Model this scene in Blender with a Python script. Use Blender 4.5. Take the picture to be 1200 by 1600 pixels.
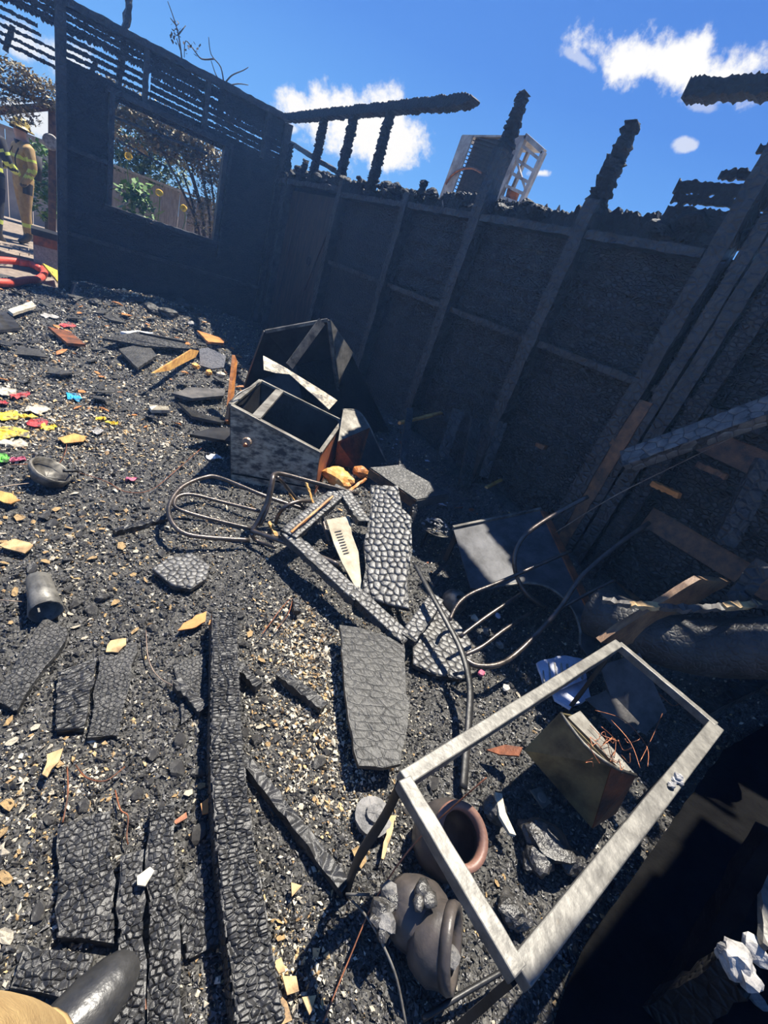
import bpy, math, random
import numpy as np
from mathutils import Vector, Matrix
from mathutils import noise as mnoise

for o in list(bpy.data.objects): bpy.data.objects.remove(o)
scene = bpy.context.scene
C = scene.collection
random.seed(7); RNG = np.random.default_rng(7)
PI = math.pi

# ------------------------------------------------------------------ camera
FPX = 700.0; PITCH = math.radians(26.34); ROLL = math.radians(20.2); HEAD = math.radians(47.0); EYE = 1.5
def _basis():
    cp, sp, cr, sr = math.cos(PITCH), math.sin(PITCH), math.cos(ROLL), math.sin(ROLL)
    f = np.array([0, cp, -sp]); rt = np.array([1., 0, 0]); up = np.array([0, sp, cp])
    x = cr*rt + sr*up; u = -sr*rt + cr*up
    a = HEAD - PI/2; c, s = math.cos(a), math.sin(a)
    m = np.array([[c, -s, 0], [s, c, 0], [0, 0, 1]])
    return m@x, m@u, m@f
CX, CU, CF = _basis(); CO = np.array([0, 0, EYE])
cam_d = bpy.data.cameras.new('camera'); cam = bpy.data.objects.new('camera', cam_d); C.objects.link(cam)
cam_d.sensor_fit = 'VERTICAL'; cam_d.sensor_height = 36.0; cam_d.lens = 36.0*FPX/1600.0
cam_d.clip_start = 0.02; cam_d.clip_end = 500
mw = Matrix.Identity(4)
for i in range(3):
    mw[i][0] = CX[i]; mw[i][1] = CU[i]; mw[i][2] = -CF[i]; mw[i][3] = CO[i]
cam.matrix_world = mw; scene.camera = cam

# ------------------------------------------------------------------ view, sun, sky
scene.view_settings.view_transform = 'Standard'; scene.view_settings.look = 'None'
scene.view_settings.gamma = 1.0; scene.view_settings.use_curve_mapping = False
scene.view_settings.exposure = 0.0
SUN_AZ, SUN_EL = math.radians(28), math.radians(66)
sun_d = bpy.data.lights.new('sun', 'SUN'); sun_d.energy = 11.0; sun_d.angle = math.radians(0.6); sun_d.color = (1.0, 0.95, 0.86)
sun = bpy.data.objects.new('sun', sun_d); C.objects.link(sun)
SDIR = Vector((math.cos(SUN_EL)*math.cos(SUN_AZ), math.cos(SUN_EL)*math.sin(SUN_AZ), math.sin(SUN_EL)))
sun.rotation_euler = SDIR.to_track_quat('Z', 'Y').to_euler(); sun.location = (6, 4, 9)

def pix(px, py):
    d = (px-600)*CX - (py-800)*CU + FPX*CF
    return d/np.linalg.norm(d)
def G(px, py, z=0.0):                       # the place at height z seen there
    d = pix(px, py); return CO + d*((z-EYE)/d[2])
def WX(px, py, x): d = pix(px, py); return CO + d*(x/d[0])
def WY(px, py, y): d = pix(px, py); return CO + d*(y/d[1])
def PLANE(a, b, c):
    a, b, c = map(np.array, (a, b, c)); n = np.cross(b-a, c-a)
    return lambda px, py: CO + pix(px, py)*(((a-CO)@n)/(pix(px, py)@n))

world = bpy.data.worlds.new('sky'); scene.world = world; world.use_nodes = True
def build_world():
    nt = world.node_tree; N = nt.nodes; L = nt.links; N.clear()
    out = N.new('ShaderNodeOutputWorld'); bg = N.new('ShaderNodeBackground'); L.new(bg.outputs[0], out.inputs[0])
    tc = N.new('ShaderNodeTexCoord'); sep = N.new('ShaderNodeSeparateXYZ'); L.new(tc.outputs['Generated'], sep.inputs[0])
    ramp = N.new('ShaderNodeValToRGB'); L.new(sep.outputs[2], ramp.inputs[0])
    e = ramp.color_ramp.elements
    e[0].position = 0.0; e[0].color = (0.27, 0.55, 0.93, 1)
    e[1].position = 1.0; e[1].color = (0.05, 0.15, 0.50, 1)
    for p, c in ((0.16, (0.17, 0.44, 0.95)), (0.32, (0.105, 0.29, 0.80)), (0.5, (0.075, 0.215, 0.68))):
        q = e.new(p); q.color = (*c, 1)
    nz = N.new('ShaderNodeTexNoise'); nz.inputs['Scale'].default_value = 17.0; nz.inputs['Detail'].default_value = 9.0; nz.inputs['Roughness'].default_value = 0.62
    L.new(tc.outputs['Generated'], nz.inputs['Vector'])
    def math_(op, a, b=None, c=None):
        m = N.new('ShaderNodeMath'); m.operation = op
        for i, v in enumerate((a, b, c)):
            if v is None: continue
            if isinstance(v, (int, float)): m.inputs[i].default_value = v
            else: L.new(v, m.inputs[i])
        return m.outputs[0]
    def dot(vec):
        m = N.new('ShaderNodeVectorMath'); m.operation = 'DOT_PRODUCT'; L.new(tc.outputs['Generated'], m.inputs[0]); m.inputs[1].default_value = vec; return m.outputs['Value']
    total = None
    for (cx, cy, ax, ay, tilt, dens) in CLOUDS:
        c = Vector(pix(cx, cy)); r = Vector(pix(cx+20*math.cos(tilt), cy+20*math.sin(tilt))) - c
        r = (r - c*r.dot(c)).normalized(); u = c.cross(r).normalized()
        du = math_('DIVIDE', dot(r), ax); dv = math_('DIVIDE', dot(u), ay)
        d2 = math_('SQRT', math_('ADD', math_('MULTIPLY', du, du), math_('MULTIPLY', dv, dv)))
        front = math_('GREATER_THAN', dot(c), 0.3)
        v = math_('MULTIPLY', math_('SUBTRACT', 1.0, d2), 0.9)
        v = math_('ADD', v, math_('MULTIPLY', math_('SUBTRACT', nz.outputs[0], 0.5), 2.3))
        mr = N.new('ShaderNodeMapRange'); mr.interpolation_type = 'SMOOTHSTEP'; L.new(v, mr.inputs[0])
        mr.inputs[1].default_value = 0.05; mr.inputs[2].default_value = 0.55
        m = math_('MULTIPLY', math_('MULTIPLY', mr.outputs[0], front), dens)
        total = m if total is None else math_('MAXIMUM', total, m)
    mix = N.new('ShaderNodeMix'); mix.data_type = 'RGBA'
    L.new(total, mix.inputs['Factor']); L.new(ramp.outputs[0], mix.inputs['A']); mix.inputs['B'].default_value = (1.0, 0.99, 0.98, 1)
    L.new(mix.outputs['Result'], bg.inputs[0]); bg.inputs[1].default_value = 1.0
CLOUDS = [(1050, 103, 0.145, 0.040, 0.24, 1.0), (605, 215, 0.070, 0.060, 0.5, 1.0), (545, 198, .08, .055, .5, 1.0), (490, 178, 0.085, 0.045, 0.3, 1.0), (452, 200, .035, .012, .1, .7),
          (1076, 228, 0.022, 0.010, 0.1, 0.6), (845, 270, 0.024, 0.008, 0.0, 0.9), (70, 75, 0.09, 0.03, 0.3, .8), (60, 190, .05, .025, .2, .8), (910, 95, .035, .009, .6, .45), (1095, 165, .03, .009, .2, .35)]
build_world()

# ------------------------------------------------------------------ materials
def material(name, c1, c2=None, scale=8.0, rough=0.7, metal=0.0, bump=0.3, bscale=30.0, crack=0.0, cscale=20.0, spec=0.5, stretch=None, c3=None, ramp=(0.35, 0.65), rough2=None, translucent=0.0):
    m = bpy.data.materials.new(name); m.use_nodes = True
    nt = m.node_tree; N = nt.nodes; L = nt.links; b = N['Principled BSDF']
    tc = N.new('ShaderNodeTexCoord'); vec = tc.outputs['Object']
    if stretch:
        mp = N.new('ShaderNodeMapping'); mp.inputs['Scale'].default_value = stretch; L.new(vec, mp.inputs['Vector']); vec = mp.outputs[0]
    n = N.new('ShaderNodeTexNoise'); n.inputs['Scale'].default_value = scale; n.inputs['Detail'].default_value = 6.0; n.inputs['Roughness'].default_value = 0.65
    L.new(vec, n.inputs['Vector'])
    r = N.new('ShaderNodeValToRGB'); L.new(n.outputs[0], r.inputs[0]); e = r.color_ramp.elements
    e[0].position = ramp[0]; e[0].color = (*c1, 1); e[1].position = ramp[1]; e[1].color = (*(c2 or c1), 1)
    if c3: q = e.new(min(.99, ramp[1]+0.1)); q.color = (*c3, 1)
    L.new(r.outputs[0], b.inputs['Base Color'])
    b.inputs['Roughness'].default_value = rough; b.inputs['Metallic'].default_value = metal; b.inputs['Specular IOR Level'].default_value = spec
    if rough2 is not None:
        mr = N.new('ShaderNodeMapRange'); L.new(n.outputs[0], mr.inputs[0]); mr.inputs[1].default_value = .3; mr.inputs[2].default_value = .7
        mr.inputs[3].default_value = rough; mr.inputs[4].default_value = rough2; L.new(mr.outputs[0], b.inputs['Roughness'])
    h = None
    if bump:
        n2 = N.new('ShaderNodeTexNoise'); n2.inputs['Scale'].default_value = bscale; n2.inputs['Detail'].default_value = 5.0; L.new(vec, n2.inputs['Vector'])
        bp = N.new('ShaderNodeBump'); bp.inputs['Strength'].default_value = bump; bp.inputs['Distance'].default_value = 0.01; L.new(n2.outputs[0], bp.inputs['Height']); h = bp
    if crack:
        v = N.new('ShaderNodeTexVoronoi'); v.feature = 'DISTANCE_TO_EDGE'; v.inputs['Scale'].default_value = cscale; L.new(vec, v.inputs['Vector'])
        mr = N.new('ShaderNodeMapRange'); mr.interpolation_type = 'SMOOTHSTEP'; L.new(v.outputs['Distance'], mr.inputs[0]); mr.inputs[2].default_value = 0.22
        b2 = N.new('ShaderNodeBump'); b2.inputs['Strength'].default_value = crack; b2.inputs['Distance'].default_value = 0.012; L.new(mr.outputs[0], b2.inputs['Height'])
        if h: L.new(h.outputs[0], b2.inputs['Normal'])
        h = b2
    if h: L.new(h.outputs[0], b.inputs['Normal'])
    if translucent: b.inputs['Subsurface Weight'].default_value = translucent
    return m
def glass_mat():
    m = bpy.data.materials.new('sooty_glass'); m.use_nodes = True; return m
M = {}
M['char'] = material('char', (.008, .008, .0085), (.04, .039, .038), 9, .46, bump=.5, bscale=60, crack=.5, cscale=22)
M['char_black'] = material('char_black', (.003, .003, .003), (.013, .0125, .012), 14, .62, bump=.6, bscale=60, crack=.5, cscale=30, spec=.3)
M['char_wall'] = material('char_wall', (.008, .0075, .0075), (.026, .023, .021), 5, .48, bump=.4, bscale=45, crack=.85, cscale=30, stretch=(1, 1, 1.5), spec=.5)
M['char_scale'] = material('char_scale', (.055, .053, .05), (.16, .155, .145), 18, .42, bump=.35, bscale=110, spec=.6)
M['char_panel'] = material('char_panel', (.012, .012, .0118), (.055, .053, .05), 9, .55, bump=.55, bscale=45, crack=.3, cscale=38)
M['soot'] = material('soot', (.0022, .0022, .0024), (.006, .006, .006), 12, .9, bump=.6, bscale=50, spec=.08)  # near black; darkened further so the sheet right of the frame reads as shade
M['rubble'] = material('rubble', (.008, .0077, .0073), (.082, .077, .070), 27, .32, bump=.5, bscale=120, spec=.65)
M['grey_rubble'] = material('grey_rubble', (.05, .05, .05), (.22, .21, .20), 20, .6, bump=.4, bscale=120)
M['ash_ground'] = material('ash_ground', (.014, .014, .0135), (.10, .095, .085), 34, .62, bump=.9, bscale=70, crack=.6, cscale=60, c3=(.2, .18, .15), ramp=(.35, .68))
M['pale'] = material('pale_flake', (.52, .36, .17), (.26, .16, .07), 14, .7, bump=.5, bscale=60, c3=(.07, .05, .04), ramp=(.4, .6))
M['cream'] = material('cream_flake', (.58, .52, .40), (.36, .31, .23), 15, .7, bump=.5, bscale=60, c3=(.12, .11, .10), ramp=(.4, .6))
M['white_ash'] = material('white_ash', (.48, .46, .43), (.16, .15, .14), 22, .8, bump=.6, bscale=60)
M['orange_wood'] = material('scorched_orange_wood', (.62, .25, .06), (.25, .08, .02), 4, .55, bump=.3, bscale=30, stretch=(1, 1, 6))
M['gold_wood'] = material('bare_pine', (.62, .36, .10), (.30, .13, .035), 5, .55, bump=.3, bscale=40, stretch=(4, 1, 4))
M['brown_wood'] = material('brown_wood', (.20, .09, .035), (.035, .02, .014), 5, .5, bump=.35, bscale=30, stretch=(3, 3, 3))
M['sooty_plank'] = material('sooty_plank', (.30, .17, .08), (.10, .05, .025), 5, .5, bump=.3, bscale=40, stretch=(2, 6, 2))
M['char_smooth'] = material('char_smooth', (.010, .0098, .0094), (.040, .039, .036), 14, .52, bump=.8, bscale=34, crack=.12, cscale=20, stretch=(1.6, .7, 1))
M['door_wood'] = material('scorched_door', (.010, .008, .007), (.085, .042, .024), 5, .45, bump=.3, bscale=30, stretch=(3.5, 3.5, .7), ramp=(.42, .75))
M['grey_wood'] = material('grey_weathered_wood', (.11, .10, .092), (.03, .028, .026), 8, .6, bump=.35, bscale=40, stretch=(1, 1, 1))
M['galv'] = material('galvanised_steel', (.20, .19, .165), (.085, .08, .07), 22, .5, metal=.25, bump=.25, bscale=40, c3=(.16, .14, .11), ramp=(.35, .66))
M['dull_steel'] = material('sooty_steel', (.20, .185, .155), (.03, .028, .025), 9, .48, metal=.35, bump=.2, bscale=30, ramp=(.4, .6))
M['cabinet_paint'] = material('blistered_cabinet_paint', (.46, .39, .28), (.05, .044, .036), 13, .55, metal=.1, bump=.3, bscale=40, ramp=(.40, .60), stretch=(1, 1, 2.2))
M['dark_steel'] = material('dark_steel', (.045, .044, .043), (.012, .012, .012), 6, .45, metal=.5, bump=.2, bscale=30)
M['tube'] = material('heat_stained_tube', (.16, .13, .11), (.05, .045, .042), 12, .36, metal=.7, bump=.15, bscale=60)
M['rust'] = material('rust', (.30, .095, .035), (.07, .035, .022), 9, .55, metal=.3, bump=.3, bscale=50)
M['olive_metal'] = material('scorched_olive_metal', (.20, .165, .085), (.035, .03, .022), 5, .38, metal=.5, bump=.15, bscale=30, c3=(.22, .09, .04), ramp=(.38, .62))
M['blue_steel'] = material('blued_steel', (.075, .075, .08), (.014, .014, .016), 9, .6, metal=.15, bump=.2, bscale=20)
M['bright_steel'] = material('bright_heat_stained_steel', (.28, .265, .23), (.09, .08, .065), 8, .5, metal=.4, bump=.3, bscale=25)
M['copper'] = material('copper_wire', (.45, .17, .08), (.16, .07, .04), 20, .45, metal=.6, bump=0)
M['wire'] = material('bare_wire', (.35, .27, .2), (.15, .1, .08), 20, .5, metal=.5, bump=0)
M['clay'] = material('smoked_clay', (.085, .07, .06), (.03, .027, .025), 6, .42, bump=.2, bscale=40, c3=(.17, .09, .065), ramp=(.4, .62))
M['clay_red'] = material('terracotta', (.26, .13, .09), (.12, .07, .055), 8, .5, bump=.2, bscale=40)
M['foam'] = material('speckled_foam', (.16, .16, .165), (.30, .29, .28), 50, .8, bump=.6, bscale=90)
M['amber'] = material('amber_foam', (.85, .45, .12), (.55, .22, .05), 8, .55, bump=.4, bscale=30)
M['paper'] = material('print_paper', (.46, .40, .29), (.22, .18, .12), 11, .7, bump=.2, bscale=30)
M['paper_blue'] = material('blue_white_paper', (.62, .66, .78), (.42, .45, .58), 16, .7, bump=.3, bscale=40)
def plastic(n, c, c2): return material(n, c, c2, 16, .6, bump=.6, bscale=60, c3=(.03, .027, .025), ramp=(.42, .55))
M['yellow'] = plastic('yellow_plastic', (.85, .62, .04), (.55, .38, .05)); M['red'] = plastic('red_plastic', (.55, .05, .05), (.25, .03, .03))
M['pink'] = plastic('pink_plastic', (.55, .12, .2), (.25, .05, .08)); M['green'] = plastic('green_plastic', (.12, .55, .05), (.08, .3, .04))
M['cyan'] = plastic('cyan_plastic', (.02, .42, .7), (.02, .25, .45)); M['white'] = plastic('white_plastic', (.8, .8, .8), (.6, .6, .6))
M['hose'] = material('red_hose', (.62, .08, .04), (.4, .05, .03), 30, .5, bump=.2, bscale=90)
M['boot'] = material('black_boot_leather', (.018, .018, .018), (.05, .048, .045), 9, .36, bump=.2, bscale=60, spec=.6)
M['bunker'] = material('tan_bunker_cloth', (.46, .31, .13), (.32, .20, .08), 14, .85, bump=.4, bscale=160)
M['bunker_dark'] = material('dark_cloth', (.02, .022, .03), (.04, .04, .05), 14, .85, bump=.4, bscale=100)
M['lime'] = material('lime_reflective_band', (.62, .72, .12), (.5, .55, .1), 10, .4, bump=0)
M['helmet'] = material('yellow_helmet', (.42, .33, .06), (.28, .2, .05), 8, .4, bump=0)
M['skin'] = material('skin', (.5, .3, .22), (.42, .24, .17), 8, .6, bump=0)
M['concrete'] = material('paving', (.26, .21, .16), (.13, .10, .08), 12, .85, bump=.3, bscale=60)
M['paver'] = material('paver_brick', (.30, .24, .18), (.15, .11, .08), 18, .85, bump=.3, bscale=60)
M['fence'] = material('weathered_fence', (.42, .35, .28), (.24, .20, .16), 6, .75, bump=.3, bscale=30, stretch=(6, 1, 1))
M['leaf_green'] = material('green_leaf', (.14, .26, .05), (.05, .12, .02), 3, .5, bump=0)
M['leaf_dry'] = material('scorched_leaf', (.34, .26, .12), (.09, .08, .035), 3, .6, bump=0)
M['leaf_far'] = material('far_foliage', (.10, .17, .05), (.03, .06, .02), 3, .6, bump=0)
M['bark'] = material('bark', (.09, .07, .05), (.03, .025, .02), 12, .8, bump=.5, bscale=40)
M['petal'] = material('yellow_petal', (.95, .62, .02), (.9, .45, .01), 20, .6, bump=0)
M['roof_iron'] = material('roof_iron', (.45, .36, .30), (.2, .16, .13), 9, .55, metal=.2, bump=.3, bscale=30)
M['ac_metal'] = material('scorched_ac_steel', (.55, .49, .42), (.24, .19, .15), 7, .5, metal=.15, bump=.2, bscale=30)
M['fin'] = material('condenser_fins', (.10, .075, .06), (.04, .03, .028), 20, .5, metal=.4, bump=.2, bscale=60)
M['far_grey'] = material('render_wall', (.4, .37, .33), (.3, .27, .24), 4, .85, bump=0)

# ------------------------------------------------------------------ mesh helpers
class MB:
    def __init__(s): s.v = []; s.f = []
    def add(s, vs, fs):
        o = len(s.v); s.v += [tuple(map(float, p)) for p in vs]; s.f += [tuple(i+o for i in f) for f in fs]; return s
    def hexa(s, b, t):                      # two quads of four points each
        return s.add(list(b)+list(t), [(3, 2, 1, 0), (4, 5, 6, 7), (0, 1, 5, 4), (1, 2, 6, 5), (2, 3, 7, 6), (3, 0, 4, 7)])
    def box(s, c, sx, sy, sz):
        x, y, z = c; a, b, d = sx/2, sy/2, sz/2
        return s.hexa([(x-a, y-b, z-d), (x+a, y-b, z-d), (x+a, y+b, z-d), (x-a, y+b, z-d)], [(x-a, y-b, z+d), (x+a, y-b, z+d), (x+a, y+b, z+d), (x-a, y+b, z+d)])
    def bar(s, p0, p1, w, t, up=(0, 0, 1), n=1, jit=0.0, taper=1.0, wob=0.0):
        p0 = Vector(p0); p1 = Vector(p1); d = (p1-p0); L = d.length; d.normalize(); up = Vector(up)
        sd = d.cross(up)
        if sd.length < 1e-4: sd = d.cross(Vector((1, 0, 0.1)))
        sd.normalize(); u = sd.cross(d).normalized(); vs = []; fs = []
        ph = random.uniform(0, 99)
        for i in range(n+1):
            k = i/n; c = p0 + d*(L*k) + sd*(wob*mnoise.noise((ph, k*5, 0))) + u*(wob*mnoise.noise((ph, 7, k*5))); q = 1+(taper-1)*k
            for (a, b) in ((-1, -1), (1, -1), (1, 1), (-1, 1)):
                j = Vector((random.uniform(-jit, jit), random.uniform(-jit, jit), random.uniform(-jit, jit)))
                vs.append(c + sd*(a*w/2*q) + u*(b*t/2*q) + j)
        for i in range(n):
            for a in range(4):
                b = (a+1) % 4; fs.append((i*4+a, i*4+b, i*4+4+b, i*4+4+a))
        fs.append((3, 2, 1, 0)); e = n*4; fs.append((e, e+1, e+2, e+3))
        return s.add(vs, fs)
    def tube(s, pts, r, n=8, sub=4, closed=False, flat=1.0):
        P = [Vector(p) for p in pts]; Q = []
        if len(P) > 2 and sub > 1:
            for i in range(len(P)-1):
                a = P[max(i-1, 0)]; b = P[i]; c = P[i+1]; d = P[min(i+2, len(P)-1)]
                for k in range(sub):
                    t = k/sub
                    Q.append(.5*((2*b)+(c-a)*t+(2*a-5*b+4*c-d)*t*t+(3*b-a-3*c+d)*t**3))
            Q.append(P[-1])
        else: Q = P
        rr = r if isinstance(r, (list, tuple)) else None
        vs = []; fs = []; prev = None
        for i, p in enumerate(Q):
            t = (Q[min(i+1, len(Q)-1)]-Q[max(i-1, 0)])
            if t.length < 1e-7: t = Vector((0, 0, 1))
            t.normalize()
            if prev is None:
                prev = t.cross(Vector((0, 0, 1)))
                if prev.length < 1e-3: prev = t.cross(Vector((1, 0, 0)))
            prev = (prev - t*prev.dot(t)).normalized(); w = t.cross(prev)
            R = r if rr is None else rr[0]+(rr[1]-rr[0])*i/(len(Q)-1)
            for k in range(n):
                a = 2*PI*k/n; vs.append(p + prev*(R*math.cos(a)) + w*(R*math.sin(a)*flat))
        for i in range(len(Q)-1):
            for k in range(n):
                b = (k+1) % n; fs.append((i*n+k, i*n+b, (i+1)*n+b, (i+1)*n+k))
        fs.append(tuple(range(n-1, -1, -1))); e = (len(Q)-1)*n; fs.append(tuple(range(e, e+n)))
        return s.add(vs, fs)
    def sheet(s, pts, th, nrm=None):        # extruded polygon
        P = [Vector(p) for p in pts]
        if nrm is None:
            nrm = Vector((0, 0, 0))
            for i in range(len(P)):
                a, b = P[i], P[(i+1) % len(P)]; nrm += Vector(((a.y-b.y)*(a.z+b.z), (a.z-b.z)*(a.x+b.x), (a.x-b.x)*(a.y+b.y)))
            nrm.normalize()
        else: nrm = Vector(nrm).normalized()
        n = len(P); vs = [p+nrm*th/2 for p in P]+[p-nrm*th/2 for p in P]
        fs = [tuple(range(n)), tuple(range(2*n-1, n-1, -1))]+[(i, i+n, (i+1) % n+n, (i+1) % n) for i in range(n)]
        return s.add(vs, fs)
    def lathe(s, prof, origin, axis, n=28, jit=0.0):    # prof: (radius, along axis)
        ax = Vector(axis).normalized(); u = ax.cross(Vector((0, 0, 1)))
        if u.length < 1e-3: u = Vector((1, 0, 0))
        u.normalize(); w = ax.cross(u); o = Vector(origin); vs = []; fs = []
        for (r, h) in prof:
            for k in range(n):
                a = 2*PI*k/n; vs.append(o+ax*h+u*(r*math.cos(a))+w*(r*math.sin(a))+Vector([random.uniform(-jit, jit) for _ in range(3)]))
        for i in range(len(prof)-1):
            for k in range(n):
                b = (k+1) % n; fs.append((i*n+k, i*n+b, (i+1)*n+b, (i+1)*n+k))
        return s.add(vs, fs)
def finish(name, mesh, mat, parent, loc, smooth):
    o = bpy.data.objects.new(name, mesh); C.objects.link(o)
    if mat is not None: mesh.materials.append(M[mat] if isinstance(mat, str) else mat)
    if smooth: mesh.shade_smooth()
    if parent is not None: o.parent = parent
    else: o.location = loc
    return o
def wloc(o):
    p = Vector((0, 0, 0))
    while o is not None: p += o.location; o = o.parent
    return p
def obj(name, mb, mat, parent=None, smooth=False, base=None):
    v = np.array(mb.v); lo, hi = v.min(0), v.max(0)
    loc = Vector(((lo[0]+hi[0])/2, (lo[1]+hi[1])/2, lo[2])) if base is None else Vector(base)
    off = wloc(parent) if parent is not None else loc
    me = bpy.data.meshes.new(name); me.from_pydata([tuple(p) for p in (v-np.array(off))], [], mb.f); me.update()
    return finish(name, me, mat, parent, loc, smooth)
def tag(o, label=None, cat=None, group=None, kind=None):
    for k, v in (('label', label), ('category', cat), ('group', group), ('kind', kind)):
        if v: o[k] = v
    return o
def thing(name, label, cat, loc=(0, 0, 0), group=None, kind=None):
    o = bpy.data.objects.new(name, None); C.objects.link(o); o.location = loc; o.empty_display_size = .1
    return tag(o, label, cat, group, kind)
def smooth_bevel(o, w=.004, seg=2):
    md = o.modifiers.new('edge', 'BEVEL'); md.width = w; md.segments = seg; md.limit_method = 'ANGLE'
    return o

# ground relief
def hgt(x, y):
    h = .020*mnoise.noise((x*2.1, y*2.1, 1.3)) + .010*mnoise.noise((x*6, y*6, 4)) + .004*mnoise.noise((x*17, y*17, 9))
    if x > 2.1 and y < 6: k = min(1, (x-2.1)/.8); h += .30*k*k*(3-2*k)*max(0, min(1, (6-y)/2))*(0.75+.5*mnoise.noise((x*2.5, y*2.5, 8)))
    if y > 6.6 and x > .45: k = min(1, (y-6.6)/1.1); h += .22*k*k*(3-2*k)*(0.8+.6*mnoise.noise((x*3, y*3, 2)))
    if 1.5 < x and 6.5 > y > 5: h += .10*max(0, mnoise.noise((x*2, y*2, 22)))
    return h
def tile(name, x0, x1, y0, y1, step, mat):
    nx = int((x1-x0)/step)+1; ny = int((y1-y0)/step)+1
    vs = []; fs = []
    for j in range(ny):
        for i in range(nx):
            x = x0+(x1-x0)*i/(nx-1); y = y0+(y1-y0)*j/(ny-1); vs.append((x, y, hgt(x, y)))
    for j in range(ny-1):
        for i in range(nx-1): a = j*nx+i; fs.append((a, a+1, a+nx+1, a+nx))
    m = MB(); m.v = vs; m.f = fs; return m

# ------------------------------------------------------------------ the setting: ground and walls
def jag(p0, p1, h, th, amp=.02, n=40, up=(0, 0, 1), nrm=None, freq=1.0, low=None, taper_end=0.0):
    """a board from p0 to p1 (centre line) whose long edges are eaten away by fire"""
    p0 = Vector(p0); p1 = Vector(p1); d = p1-p0; L = d.length; d.normalize(); u = Vector(up)
    w = (Vector(nrm) if nrm else d.cross(u)).normalized(); ph = random.uniform(0, 99); vs = []; fs = []; low = amp if low is None else low
    for i in range(n+1):
        k = i/n; c = p0+d*(L*k)
        q = 1.0
        if taper_end: q = min(1.0, (1-k)/taper_end+.12)
        a = amp*(mnoise.noise((ph, L*k*14*freq, 0))*.7+random.uniform(-.6, .6)); b = low*(mnoise.noise((ph, 5, L*k*14*freq))*.7+random.uniform(-.6, .6))
        for s in (-1, 1):
            vs.append(c+w*(s*th/2)-u*(h/2*q+b)); vs.append(c+w*(s*th/2)+u*(h/2*q+a))
    for i in range(n):
        o = i*4; e = o+4
        fs += [(o, o+1, e+1, e), (o+3, o+2, e+2, e+3), (o+1, o+3, e+3, e+1), (o+2, o, e, e+2)]
    fs += [(0, 2, 3, 1), (n*4, n*4+1, n*4+3, n*4+2)]
    return MB().add(vs, fs)

YB, XR = 7.9, 3.0
floor = tag(obj('floor', tile('floor', -2.2, 3.2, -1.6, 8.0, .04, None), 'ash_ground', base=(0, 0, 0), smooth=True), 'black ash and soot covering the burnt-out floor', None, kind='structure')
gm = MB(); gm.add([(-40, 8.0, -.03), (60, 8.0, -.03), (60, 60, -.03), (-40, 60, -.03)], [(0, 1, 2, 3)])
gm.add([(3.2, -30, -.03), (60, -30, -.03), (60, 8.0, -.03), (3.2, 8.0, -.03)], [(0, 1, 2, 3)])
gm.add([(-40, -30, -.03), (-2.2, -30, -.03), (-2.2, 8.0, -.03), (-40, 8.0, -.03)], [(0, 1, 2, 3)])
gm.add([(-2.2, -30, -.03), (3.2, -30, -.03), (3.2, -1.6, -.03), (-2.2, -1.6, -.03)], [(0, 1, 2, 3)])
tag(obj('ground', gm, 'concrete', base=(0, 0, 0)), 'sunlit yard around the burnt shed', None, kind='structure')

# --- back wall with the window
wb = thing('wall_back', 'charred back wall of thin boards with a window opening and doorway', None, (1.2, YB, 0), kind='structure')
def board(parent, m, mat='char_wall', name='board'): return obj(name, m, mat, parent)
WL, WR, WB, WT = .86, 2.21, 1.16, 2.33
z = 0.0; row = .142
while z < 2.28:
    zc = z+row/2; y = YB+.05
    j_ = random.uniform(.9, 2.6)
    if zc < WB-.02: segs = [(.40, j_), (j_-.003, 3.02)]
    elif zc < WT: segs = [(.40, WL-.03), (WR+.03, 3.02)]
    else: segs = [(.40, j_), (j_-.003, 3.02)]
    for a, b in segs: board(wb, jag((a, y+random.uniform(-.006, .006), zc), (b, y+random.uniform(-.006, .006), zc), row+.004, .02, .002, 14))
    z += row
# slats burnt thin above the window and above the doorway
zz = [2.36, 2.425, 2.49, 2.56, 2.63, 2.72, 2.80, 2.865]
hs = [.055, .05, .045, .05, .05, .085, .065, .06]
for (a, b) in ((.42, 1.26), (1.27, 2.05), (2.06, 2.72), (2.73, 3.0), (-1.7, -.6), (-.59, .33)):
    for i, (q, h) in enumerate(zip(zz, hs)):
        left = b < .4
        if random.random() < (.25 if left else .06) and i in (2, 3): continue
        hh = h*(1.32 if a > 2.0 else 1.12 if a > 1.2 else (.62 if left and i < 5 else .92)); e1 = b-(random.uniform(0, .3) if a < 1.2 and i in (3, 4) else 0)
        q2 = q+(.0 if not left else -.02)
        board(wb, jag((a-.01, YB+.05, q2), (e1+.01, YB+.05, q2+random.uniform(-.012, .012)), hh, .018, .009 if i < 5 else .014, 90, freq=1.5, low=.010 if i != 5 else .030))
for x, w, top in ((.36, .10, 2.95), (-1.0, .07, 2.9)): board(wb, MB().bar((x, YB-.02, 0), (x, YB-.02, top), w, .10, up=(0, 1, 0), n=22, jit=.004), 'char', 'post')
for p in ((230, 83), (326, 130), (418, 190)):
    x = WY(*p, YB)[0]; board(wb, MB().bar((x, YB, WT+.05), (x, YB, 2.9), .055, .07, up=(0, 1, 0), n=10, jit=.005), 'char', 'stud')
board(wb, MB().bar((.30, YB, 2.91), (3.02, YB, 2.945), .11, .075, n=50, jit=.006), 'char', 'top_plate')
board(wb, MB().bar((-1.75, YB, 2.93), (.30, YB, 2.90), .11, .075, n=40, jit=.009), 'char', 'top_plate')
board(wb, MB().bar((.42, YB-.01, .70), (2.98, YB-.01, .69), .05, .04, n=20, jit=.003), 'char', 'rail')
board(wb, MB().bar((.42, YB-.01, 1.62), (.83, YB-.01, 1.62), .05, .04, n=8, jit=.003), 'char', 'rail')
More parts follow.
